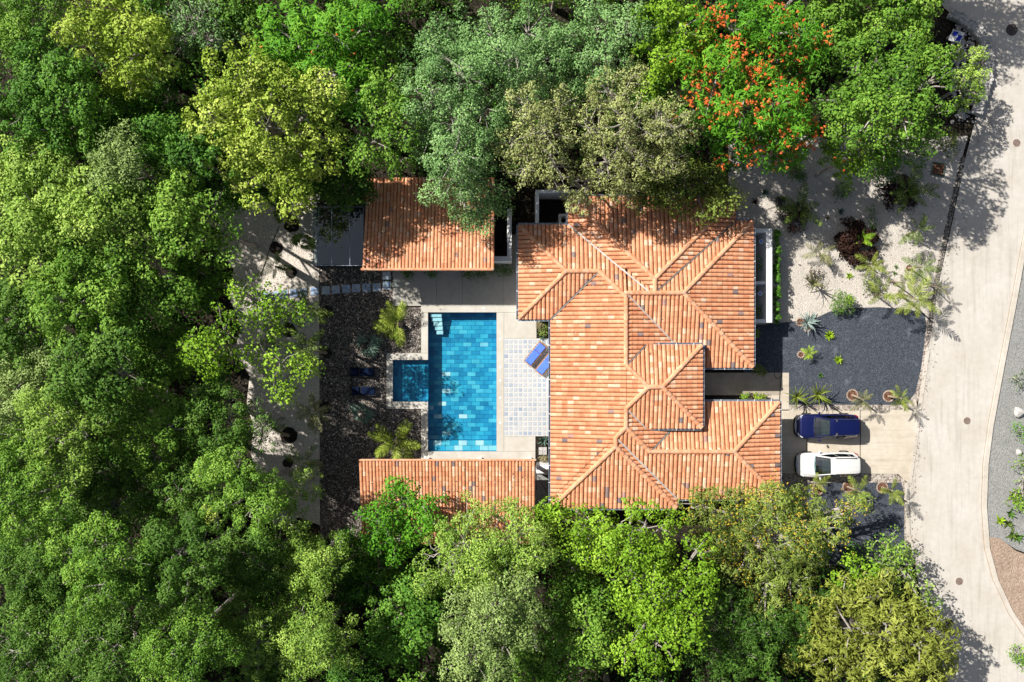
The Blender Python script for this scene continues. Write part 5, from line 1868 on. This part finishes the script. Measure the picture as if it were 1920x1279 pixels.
    (1015, 1255, 70, 7.0, 'broad', 'mid', 'shaded green tree at bottom edge between pale and bright trees', dict(tone=(.1, .6))),
    (655, 1275, 60, 6.4, 'broad', 'deep', 'dark green tree in the gap at the bottom edge', dict(tone=(.1, .6))),
    (645, 345, 62, 6.0, 'broad', 'moss', 'shaded tree between yellow tree and guest house', dict(tone=(.1, .6))),
    (440, 20, 60, 6.0, 'broad', 'mid', 'shaded green tree at the top edge beside the ferny tree', dict(tone=(.1, .6))),
    (1215, 190, 50, 6.4, 'broad', 'deep', 'dark green tree behind the olive trees', dict(tone=(.1, .5))),
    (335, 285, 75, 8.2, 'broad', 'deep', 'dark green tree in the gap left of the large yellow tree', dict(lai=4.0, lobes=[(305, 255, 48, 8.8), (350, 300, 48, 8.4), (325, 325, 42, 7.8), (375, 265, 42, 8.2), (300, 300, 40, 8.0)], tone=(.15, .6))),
    (440, 330, 50, 7.0, 'broad', 'deep', 'unseen low tree added under the yellow tree to shade the glass canopy', dict(lai=4.5, lobes=[(440, 335, 45, 4.5), (490, 342, 45, 4.3), (535, 330, 45, 4.3), (410, 352, 34, 5.4), (565, 345, 36, 3.6), (470, 300, 45, 5.0), (430, 372, 28, 4.4)], tone=(.1, .5))),  # hidden from the camera; added for the shade it casts on the canopy
    # beyond the road
    (1928, 905, 32, 1.4, 'broad', 'bright', 'bright green shrub at the right edge above brown soil', dict(tone=(.2, .7), lobes=[(1905, 930, 12, 1.0), (1918, 925, 12, 1.2), (1925, 870, 14, 1.3), (1930, 900, 14, 1.3), (1922, 950, 10, 1.0), (1910, 945, 8, .9)])),
    (1922, 812, 24, 1.2, 'broad', 'fern', 'dark green shrub at right edge below the white boulder', dict(tone=(.2, .7), lobes=[(1912, 808, 10, 1.0), (1920, 822, 11, 1.1), (1926, 800, 12, 1.2)])),
    (1925, 1235, 28, 1.6, 'broad', 'mid', 'green shrub at the right edge near the bottom', dict(tone=(.3, .8))),
    (1918, 715, 18, 1.0, 'broad', 'moss', 'small spiky shrub at right edge above the white boulder', dict(tone=(.2, .7), lobes=[(1910, 712, 8, .8), (1918, 722, 8, .9), (1922, 700, 9, 1.0)])),
]
TALL = 1.27
hv = random.Random(12)
for (px, py, r, h, kind, leaf, lab, kw) in T:
    kw = dict(kw)
    if h > 4.9 and px < 1820 and not (px > 1400 and py > 900) and not (1200 < px < 1400 and 300 < py < 400):
        tf = 1.12 if (770 < px < 1180 and py < 230) else 1.17 if (1350 < px and py < 320) else TALL
        h *= tf * (1.0 if 'lobes' in kw else hv.uniform(.70, 1.16))
        if 'lobes' in kw:
            kw['lobes'] = [(a, b, c, d * tf) for a, b, c, d in kw['lobes']]
    if h < 3:
        tree(px, py, r, h, kind, leaf, lab, name='shrub', cat='shrub', **kw)
    else:
        tree(px, py, r, h, kind, leaf, lab, **kw)
# dark undergrowth on the forest floor: one mass nobody could count
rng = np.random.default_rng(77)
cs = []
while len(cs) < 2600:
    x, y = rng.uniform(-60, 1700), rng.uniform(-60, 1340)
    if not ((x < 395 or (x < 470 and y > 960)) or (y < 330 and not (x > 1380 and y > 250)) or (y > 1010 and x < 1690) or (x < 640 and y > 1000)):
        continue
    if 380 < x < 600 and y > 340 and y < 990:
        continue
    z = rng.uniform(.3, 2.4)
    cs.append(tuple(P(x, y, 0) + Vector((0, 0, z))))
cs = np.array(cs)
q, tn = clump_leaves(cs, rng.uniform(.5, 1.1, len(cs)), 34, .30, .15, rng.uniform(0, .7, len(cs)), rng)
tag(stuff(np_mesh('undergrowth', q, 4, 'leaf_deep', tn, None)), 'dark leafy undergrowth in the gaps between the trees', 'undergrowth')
# trees just outside the frame, so that the wood goes on
ro = random.Random(2)
ring = []
for i in range(11):
    ring.append((-110 + ro.uniform(-15, 15), 40 + i * 122, 'left'))
for i in range(14):
    ring.append((40 + i * 125, -62 + ro.uniform(-15, 15), 'top'))
    if i != 13:
        ring.append((30 + i * 125, 1352 + ro.uniform(-15, 15), 'bottom'))
nth = ['first', 'second', 'third', 'fourth', 'fifth', 'sixth', 'seventh', 'eighth', 'ninth', 'tenth', 'eleventh', 'twelfth', 'thirteenth', 'fourteenth']
ring += [(1762, -190, 'top'), (1650, -185, 'top')]
nth += ['fifteenth', 'sixteenth']
cnt = {}
for (x, y, s) in ring:
    cnt[s] = cnt.get(s, 0) + 1
    tree(x, y, 85 if y > -150 else 115, 8.0 + ro.uniform(-.5, .8) + (2.5 if y < -150 else 0), 'broad', ro.choice(['mid', 'moss', 'light', 'deep']), 'green tree just beyond the %s edge of the picture, %s along it' % (s, nth[cnt[s] - 1]), 'trees beyond the picture edge', lai=2.0)

print('LEAVES', LEAF_TOTAL)


# ------------------------------------------------------------------ palms and garden plants
leaf_mat('leaf_lush', (0.07, 0.12, 0.008), (0.22, 0.31, 0.03), (0.46, 0.54, 0.10))
FROND = {}


def frond_mesh(kind, var, leaf):
    key = (kind, var, leaf)
    if key in FROND:
        return FROND[key]
    rnd = random.Random(hash((kind, var)) % 1000 + var * 17)
    mb = MB()
    if kind == 'feather':
        n = 17
        droop = [.55, .85, 1.15][var % 3]
        pts = []
        el = [.75, .55, .35][var % 3]
        p = Vector((0, 0, 0))
        for i in range(n + 1):
            f = i / n
            a = el - droop * f ** 1.3
            pts.append(p.copy())
            p = p + Vector((math.cos(a), 0.06 * math.sin(f * 3 + var), math.sin(a))) / n
        for i in range(n):
            mb.poly([pts[i] + Vector((0, -.010, .004)), pts[i + 1] + Vector((0, -.008, .004)), pts[i + 1] + Vector((0, .008, .004)), pts[i] + Vector((0, .010, .004))], .8)
        for i in range(3, n + 1):
            f = i / n
            ll = .26 * math.sin(math.pi * min(1, .12 + .86 * f)) ** .7 + .03
            d = (pts[i] - pts[i - 1]).normalized()
            for s in (-1, 1):
                fw = .55 + .5 * f + rnd.uniform(-.08, .08)
                dirv = (d * fw + Vector((0, s, 0)) + Vector((0, 0, -.25 + rnd.uniform(-.1, .25)))).normalized()
                b = pts[i] + d * rnd.uniform(-.01, .01)
                tip = b + dirv * ll
                m = b + dirv * ll * .45 + Vector((0, 0, .015))
                w = d * .021
                mb.poly([b - w * .6, m - w, tip, m + w, b + w * .6], rnd.uniform(.1, .95))
    elif kind == 'fan':
        st = .42
        el = [.9, .6, .25][var % 3]
        end = Vector((math.cos(el) * st, 0, math.sin(el) * st))
        mb.tube([(0, 0, 0), tuple(end * .5 + Vector((0, 0, .02))), tuple(end)], [.016, .012, .01], 4, .6)
        n = 15
        fwd = Vector((math.cos(el * .4 - .25), 0, math.sin(el * .4 - .25)))
        for i in range(n):
            a = (i / (n - 1) - .5) * 3.6
            dirv = (fwd * math.cos(a) + Vector((0, math.sin(a), 0)) + Vector((0, 0, -.10))).normalized()
            ll = .58 * (1 - .22 * abs(a) / 1.8) * rnd.uniform(.92, 1.05)
            side = Vector((-dirv.y, dirv.x, 0)).normalized()
            b = end
            m = b + dirv * ll * .55 + Vector((0, 0, .03))
            tip = b + dirv * ll + Vector((0, 0, -.07))
            w = side * .036
            mb.poly([b, m - w, tip, m + w], rnd.uniform(.15, .95))
    elif kind == 'sword':
        el = [1.1, .75, .4][var % 3]
        n = 5
        p = Vector((0, 0, 0))
        pts = []
        for i in range(n + 1):
            a = el - .8 * (i / n) ** 1.5
            pts.append(p.copy())
            p = p + Vector((math.cos(a), 0, math.sin(a))) / n
        for i in range(n):
            w0 = .05 * (1 - (i / n) ** 2) + .004
            w1 = .05 * (1 - ((i + 1) / n) ** 2) + .004
            for s in (-1, 1):
                mb.poly([pts[i], pts[i + 1], pts[i + 1] + Vector((0, s * w1, .02)), pts[i] + Vector((0, s * w0, .02))], rnd.uniform(.2, .9))
    elif kind == 'agave':
        el = [1.15, .7, .3][var % 3]
        n = 5
        p = Vector((0, 0, 0))
        pts = []
        for i in range(n + 1):
            a = el - .25 * (i / n)
            pts.append(p.copy())
            p = p + Vector((math.cos(a), 0, math.sin(a))) / n
        wd = [.09, .13, .14, .11, .06, .004]
        for i in range(n):
            for s in (-1, 1):
                mb.poly([pts[i], pts[i + 1], pts[i + 1] + Vector((0, s * wd[i + 1], wd[i + 1] * .5)), pts[i] + Vector((0, s * wd[i], wd[i] * .5))], .25 + .5 * (i / n) + rnd.uniform(-.1, .1))
    me = mb.mesh(kind)
    me.materials.append(MATS['leaf_' + leaf])
    FROND[key] = me
    return me


def rosette(t, kind, leaf, n, L, z, rnd, name='frond', el=None, arc=None):
    """n leaves round the thing's axis; each its own part, sharing mesh data"""
    a0 = rnd.random() * 6.28
    for i in range(n):
        var = (i * 3 // n) if n > 3 else i % 3
        o = link(name, frond_mesh(kind, var, leaf), t)
        az = a0 + i * 2.39996 if arc is None else arc[0] + (arc[1] - arc[0]) * (i + .5) / n + rnd.uniform(-.12, .12)
        o.location = (0, 0, z)
        s = L * rnd.uniform(.82, 1.12)
        o.scale = (s, s * rnd.uniform(.85, 1.1), s)
        o.rotation_euler = (rnd.uniform(-.25, .25), rnd.uniform(-.12, .12) + (0 if el is None else el), az)


def ring_bed(px, py, rpx, mulch, label, stones=True):
    c = P(px, py)
    r = W(rpx)
    rnd = random.Random(int(px * 3 + py))
    t = thing('planting_ring', (c.x, c.y, 0), label, 'planting ring')
    mb = MB()
    pts = []
    for k in range(18):
        a = 2 * math.pi * k / 18
        q = r * rnd.uniform(.9, 1.06)
        pts.append((q * math.cos(a), q * math.sin(a)))
    mb.prism(pts, -.05, .035)
    mb.build('soil', mulch, t, world=False)
    if stones:
        n = int(2 * math.pi * r / .13)
        me = []
        for k in range(4):
            me.append(MB().rock((0, 0, 0), .075, .5, .7, rnd).mesh('stone'))
            me[-1].materials.append(MATS['stone_ring'])
        for k in range(n):
            a = 2 * math.pi * k / n
            o = link('stone', me[k % 4], t)
            o.location = (r * math.cos(a), r * math.sin(a), .04)
            o.rotation_euler = (0, 0, rnd.uniform(0, 6))


def palm(base, crown, h, kind, leaf, n, L, label, trunk=.10, arc=None, group=None, el=None):
    b, c = P(*base), P(crown[0], crown[1], h)
    rnd = random.Random(int(base[0] * 5 + base[1] * 3))
    t = thing('palm', (b.x, b.y, -.03), label, 'palm', group)
    d = c - b
    if h > .5:
        MB().tube([(0, 0, 0), (d.x * .25, d.y * .25, h * .35), (d.x * .62, d.y * .62, h * .7), (d.x, d.y, h)], [trunk * 1.3, trunk, trunk * .85, trunk * .8], 8).build('trunk', 'palm_trunk', t, world=False)
    a0 = rnd.random() * 6.28
    for i in range(n):
        var = min(2, i * 3 // n)
        o = link('frond', frond_mesh(kind, var, leaf), t)
        az = a0 + i * 2.39996 if arc is None else arc[0] + (arc[1] - arc[0]) * (i + .5) / n + rnd.uniform(-.1, .1)
        o.location = (d.x, d.y, h - .02)
        s = L * rnd.uniform(.62, 1.12)
        az += rnd.uniform(-.35, .35)
        o.scale = (s, s * rnd.uniform(.75, 1.1), s)
        o.rotation_euler = (rnd.uniform(-.4, .4), rnd.uniform(-.25, .25) + (el or 0), az)
    return t


def agave(px, py, L, leaf, n, label, cat='agave'):
    c = P(px, py, .1)
    t = thing('agave', (c.x, c.y, 0), label, cat)
    rosette(t, 'agave', leaf, n, L, .02, random.Random(int(px + py)), 'leaf')


def bush(px, py, rpx, h, leaf, label, kind='fine', tone=(.2, .8), lai=3.0, lobes=None, cat='shrub'):
    return tree(px, py, rpx, h, kind, leaf, label, name='shrub', cat=cat, tone=tone, lai=lai, lobes=lobes, n_lobes=8, depth=h * .6, trunk_r=.04)


# sandy path west of the pool: palms in dark soil rings
for bp, cp, h, kd, lf, n, L, lab, ring_ in [
    ((610, 583), (577, 577), 4.2, 'feather', 'palmdark', 11, 1.7, 'palm with drooping fronds by the stepping slabs at lava bed edge', (612, 584, 12)),
    ((611, 662), (575, 652), 4.4, 'feather', 'palmdark', 11, 1.7, 'palm at lava bed edge level with northern dark lounger', (613, 662, 11)),
    ((609, 764), (588, 771), 3.6, 'feather', 'palmdry', 13, 1.6, 'grey star shaped palm at lava bed edge south of dark loungers', (610, 764, 12)),
    ((603, 868), (570, 869), 3.6, 'feather', 'palmdark', 9, 1.6, 'dark green palm at lava bed edge west of pavilion roof', None),
    ((541, 620), (513, 627), 3.4, 'feather', 'palmdark', 9, 1.3, 'palm on sandy path under the vivid green branch', (541, 619, 14)),
    ((541, 817), (507, 800), 3.4, 'feather', 'palmdark', 9, 1.3, 'palm on lower sandy path beside thin white branched tree', (542, 817, 16)),
    ((547, 510), (517, 500), 3.2, 'feather', 'palmdark', 10, 1.3, 'palm on sandy path just north of the stepping slabs', (546, 511, 11)),
    ((588, 462), (571, 452), 2.8, 'fan', 'palmdark', 6, 1.2, 'fan palm at the corner of the glass canopy', None),
    ((545, 420), (530, 405), 2.6, 'fan', 'palmdark', 6, 1.1, 'fan palm on upper sandy path under yellow tree', (547, 421, 15)),
]:
    palm(bp, cp, h, kd, lf, n, L, lab, trunk=.11)
    if ring_:
        ring_bed(ring_[0], ring_[1], ring_[2], 'dark_mulch', 'dark soil bed of ' + lab.replace(' with drooping fronds', '').replace('grey star shaped ', '').replace(' under the vivid green branch', ' under vivid branch').replace(' beside thin white branched tree', ''), False)
ring_bed(518, 465, 12, 'dark_mulch', 'lone dark round soil bed on the upper sandy path by the pipe', False)
ring_bed(540, 868, 10, 'dark_mulch', 'lone dark round soil bed on the lower sandy path', False)
palm((686, 650), (686, 648), .5, 'fan', 'teal', 6, 1.45, 'silvery fan palm on black gravel north of dark loungers', .10)
palm((681, 778), (680, 776), .5, 'fan', 'teal', 5, 1.4, 'silvery fan palm on black gravel south of dark loungers', .10)
palm((752, 608), (745, 606), .9, 'feather', 'lush', 12, 2.1, 'lush yellow green palm at north west corner of pool', .14, arc=(1.0, 4.9))
palm((746, 830), (742, 828), .9, 'feather', 'lush', 14, 2.0, 'lush yellow green palm between pool and pavilion roof', .14)

# front garden
bush(1496, 407, 28, 1.1, 'wine', 'dark wine red bush under fan palm near the house corner', 'round', (.1, .8), 5.0)
palm((1492, 400), (1499, 391), 1.6, 'feather', 'palmdark', 8, 1.9, 'fan palm growing from dark wine bush near the house corner', .08)
bush(1612, 452, 42, 1.0, 'wine', 'large round dark wine red bush in the middle of front garden', 'round', (.1, .8), 5.0)
palm((1612, 452), (1614, 448), .9, 'feather', 'bright', 10, 1.0, 'bright green ferny palm in the round wine red bush', .06)
bush(1580, 357, 17, .9, 'deep', 'dark bush with bright fern below the flamboyant branch', 'round', (.1, .5))
palm((1580, 356), (1584, 354), .8, 'feather', 'bright', 7, .75, 'small bright fern palm below the flamboyant branch', .05)
bush(1694, 362, 33, 1.1, 'wine', 'dark wine red bush under large fan palm near the hatch', 'round', (.05, .6), 5.0)
palm((1690, 362), (1700, 357), 1.9, 'feather', 'palmdark', 10, 2.1, 'large fan palm spreading from wine bush near the hatch', .08)
bush(1698, 357, 12, 1.2, 'fern', 'small green fern in the wine bush near the hatch', 'fern', (.2, .8))
bush(1637, 398, 18, .9, 'moss', 'narrow green shrub north east of round wine bush', 'round', (.2, .8), 3.0, [(1634, 390, 10, .9), (1642, 398, 10, .8), (1637, 412, 9, .8), (1637, 423, 7, .7)])
palm((1700, 440), (1722, 432), 1.9, 'feather', 'palmdark', 7, 1.6, 'palm with few arching fronds near the road edging', .07)
palm((1537, 480), (1538, 473), 1.0, 'feather', 'palmdry', 10, 1.25, 'small greyish feather palm south of the wine bush', .06)
bush(1527, 517, 17, .6, 'wine', 'low brown succulent bush near the shower court path', 'round', (.4, 1.0), 2.2)
palm((1524, 525), (1526, 532), .8, 'sword', 'palmdry', 18, 1.15, 'spiky straw green plant below the brown succulent bush', .05)
agave(1592, 517, .34, 'lime', 16, 'small yellow green agave on sunlit pale gravel')
agave(1576, 397, .38, 'teal', 14, 'small green agave in dappled shade of garden')
agave(1552, 409, .26, 'straw', 12, 'tiny brown agave in dappled shade of garden')
agave(1434, 361, .45, 'teal', 12, 'green agave in deep shade beside the house corner')
agave(1416, 378, .34, 'wine', 12, 'dark agave beside the house corner under trees')
bush(1583, 566, 25, 1.2, 'moss', 'round bushy grass green shrub at north edge of blue gravel', 'plume', (.2, .9), 3.4)
bush(1594, 562, 9, 1.35, 'bright', 'bright leafy sprig on the round shrub by blue gravel', 'round', (.4, .9))
bush(1637, 530, 19, 1.0, 'palmdark', 'round green grassy shrub between sunlit palms', 'plume', (.3, 1.0), 3.4)
palm((1630, 500), (1634, 497), .9, 'feather', 'palm', 9, 1.5, 'sunlit feather palm above the round grassy shrub', .06)
palm((1672, 528), (1697, 531), 2.1, 'feather', 'palm', 8, 1.3, 'leaning palm with pale trunk in the sunlit garden', .06)
palm((1704, 503), (1729, 501), 2.2, 'feather', 'palmdark', 11, 1.45, 'star shaped palm beside the dark stone edging', .07)
ring_bed(1705, 503, 6, 'red_mulch', 'small red brown soil ring of the star shaped palm', False)
palm((1640, 553), (1653, 552), 1.6, 'feather', 'palm', 7, 1.5, 'sunlit palm with sparse fronds at north edge of blue gravel', .06)
palm((1684, 550), (1716, 561), 2.8, 'feather', 'palm', 10, 1.75, 'tall sunlit palm at the north east corner of blue gravel', .08)
palm((1742, 534), (1762, 541), 1.8, 'feather', 'palmdry', 7, .85, 'thin straw coloured palm leaning over the road edge', .05)
agave(1680, 500, .24, 'moss', 8, 'small cactus like plant, upper of two by star palm', 'cactus')
agave(1677, 512, .26, 'moss', 8, 'small cactus like plant, lower of two by star palm', 'cactus')
palm((1513, 606), (1513, 604), .55, 'sword', 'silver', 34, 1.05, 'silver blue spiky agave cluster at the corner of blue gravel', .12)
agave(1521, 599, .62, 'silver', 12, 'small silver agave beside the large spiky cluster')
ring_bed(1500, 604, 7, 'red_mulch', 'terracotta ring left of the silver agave cluster')
ring_bed(1513, 617, 5, 'red_mulch', 'small terracotta ring below the silver agave cluster')
agave(1554.5, 629, .46, 'lime', 26, 'bright yellow green agave in blue gravel')
palm((1508, 665), (1517, 664), .7, 'feather', 'lime', 12, .65, 'young lime green palm beside a ring in blue gravel', .04)
ring_bed(1501.5, 665, 6, 'red_mulch', 'stone ring beside the young lime palm')
agave(1572, 675, .42, 'lime', 20, 'pale green agave in the middle of blue gravel')
agave(1539, 704, .28, 'moss', 14, 'tiny dark agave in a pale ring on blue gravel')
palm((1492, 752), (1494, 745), .9, 'sword', 'palm', 26, 1.15, 'spiky green palm at south west corner of blue gravel', .10)
palm((1531, 747), (1533, 740), .9, 'sword', 'palm', 30, 1.20, 'second spiky green palm along south edge of blue gravel', .10)
for bx_, by_, cx_, cy_, h_, n_, L_, lf_, lab in ((1598, 741, 1619, 750, 1.9, 8, 1.1, 'palmdry', 'dry palm with drooping straw fronds at south edge of blue gravel'), (1666, 743, 1690, 747, 1.9, 9, 1.15, 'palm', 'palm in stone ring at south east corner of blue gravel'),
                                            (1533, 918, 1527, 908, 1.7, 7, 1.2, 'palm', 'palm in stone ring behind the white car, nearest house'), (1590, 913, 1611, 922, 2.2, 9, 1.3, 'palm', 'palm in dark stone ring behind the white car, middle one'),
                                            (1654, 914, 1673, 920, 2.2, 9, 1.3, 'palm', 'palm in stone ring behind the white car, nearest road')):
    palm((bx_, by_), (cx_, cy_), h_, 'feather', lf_, n_, L_, lab, .075)
    ring_bed(bx_, by_, 10, 'red_mulch', 'red brown stone ring of ' + lab.split(' with ')[0].split(' in ')[0] + (' ' + lab.split(' at ')[1] if ' at ' in lab else ' ' + lab.split('ring ')[1]))
bush(1490, 322, 16, 1.2, 'deep', 'dark shaded bush at the top left of front garden', 'round', (.05, .5), 4.0)
palm((1478, 312), (1483, 306), 1.6, 'feather', 'palmdark', 7, 1.6, 'shaded palm at the top left of front garden', .07)
bush(1505, 330, 9, .6, 'deep', 'small dark plant beside the shaded palm', 'round', (.05, .5), 3.0)
# climbing hedge along the shower court
hd = thing('hedge', P(1452, 515), 'thin dark green climbing hedge along the east wall of shower court', 'hedge')
rng = np.random.default_rng(5)
n = 90
yy = rng.uniform(436, 604, n)
hz = rng.uniform(.15, 1.5, n)
C = np.array([tuple(P(1448 + rng.uniform(.5, 5) * (1 - z / 3) - 7 * z / 2.2, y, 0) + Vector((.12, 0, z))) for y, z in zip(yy, hz)])
q, tn = clump_leaves(C, rng.uniform(.12, .24, n), 45, .14, .08, rng.uniform(.1, .7, n), rng)
np_mesh('foliage', q, 4, 'leaf_deep', tn, hd)
mb = MB()
for k in range(10):
    p = P(1446, 440 + 17 * k)
    mb.tube([(p.x, p.y, -.05), (p.x - .05, p.y + .1, .9), (p.x - .1, p.y, 1.5)], .015, 4)
mb.build('stems', 'bark_brown', hd)
# plants in courts, planters and shade
for x, y, r, h, lf, lab in ((1418, 495, 16, 1.5, 'deep', 'dark shrub in the northern half of shower court'), (1418, 582, 14, 1.4, 'deep', 'dark shrub in the southern half of shower court'),
                            (1013, 610, 5, .5, 'straw', 'dry succulent at top of planter under west eave'), (1024, 612, 6, .45, 'dusky', 'dusky succulent in planter under west eave'), (1018, 624, 6, .4, 'dusky', 'low brown plant in planter under west eave'),
                            (1020, 862, 8, .6, 'straw', 'dry brown plant below the stone paver'),
                            (1398, 744, 6, .6, 'bright', 'small green plant at entry walkway bed'), (1407, 746, 6, .5, 'wine', 'reddish plant at entry walkway bed'), (1420, 746, 8, .5, 'lime', 'yellow green plant at entry walkway bed'), (1432, 746, 6, .5, 'palm', 'small mixed plant at east end of entry walkway bed'),
                            (1430, 697, 8, .6, 'palm', 'small green tuft at the south east roof corner'), (1418, 625, 7, .6, 'mid', 'small dark plant in shade east of house'), (1419, 690, 8, .5, 'dusky', 'low brown plant in shade near roof corner'),
                            (764, 511, 10, .7, 'deep', 'dark plant in shade under guest house eave, westernmost'), (810, 512, 11, .8, 'deep', 'dark bush in shade under middle of guest house eave'), (880, 512, 13, .8, 'deep', 'dark bush in shade under east part of guest eave'),
                            (905, 512, 13, .8, 'moss', 'greenish dark bush near the east end of guest eave'), (930, 505, 14, .9, 'deep', 'dark bush beside the guest court wall'), (950, 508, 13, .8, 'deep', 'dark bush between guest court and main house')):
    bush(x, y, r, h, lf, lab, 'round', (.2, .8), 2.6)
agave(1016, 632, .38, 'teal', 14, 'blue green agave at the bottom of planter under west eave')
agave(1019, 826, .50, 'teal', 18, 'pale green agave above the stone paver')
for i, (x, y) in enumerate(((1873, 977), (1890, 982), (1897, 1002), (1907, 1008), (1900, 930), (1893, 962))):
    agave(x, y, .55 if i != 4 else .7, ['lime', 'palmdark', 'palmdark', 'moss', 'palmdry', 'moss'][i], [7, 10, 9, 12, 16, 8][i], ['tiny yellow green sprout on roadside gravel', 'dark spiky succulent right of yellow sprout by road', 'dark spiky succulent at lower edge of roadside gravel', 'spiky succulent nearest the brown soil edge', 'straw coloured spiky tuft left of bright roadside shrub', 'small spiky succulent above the dark ones by road'][i], 'succulent')
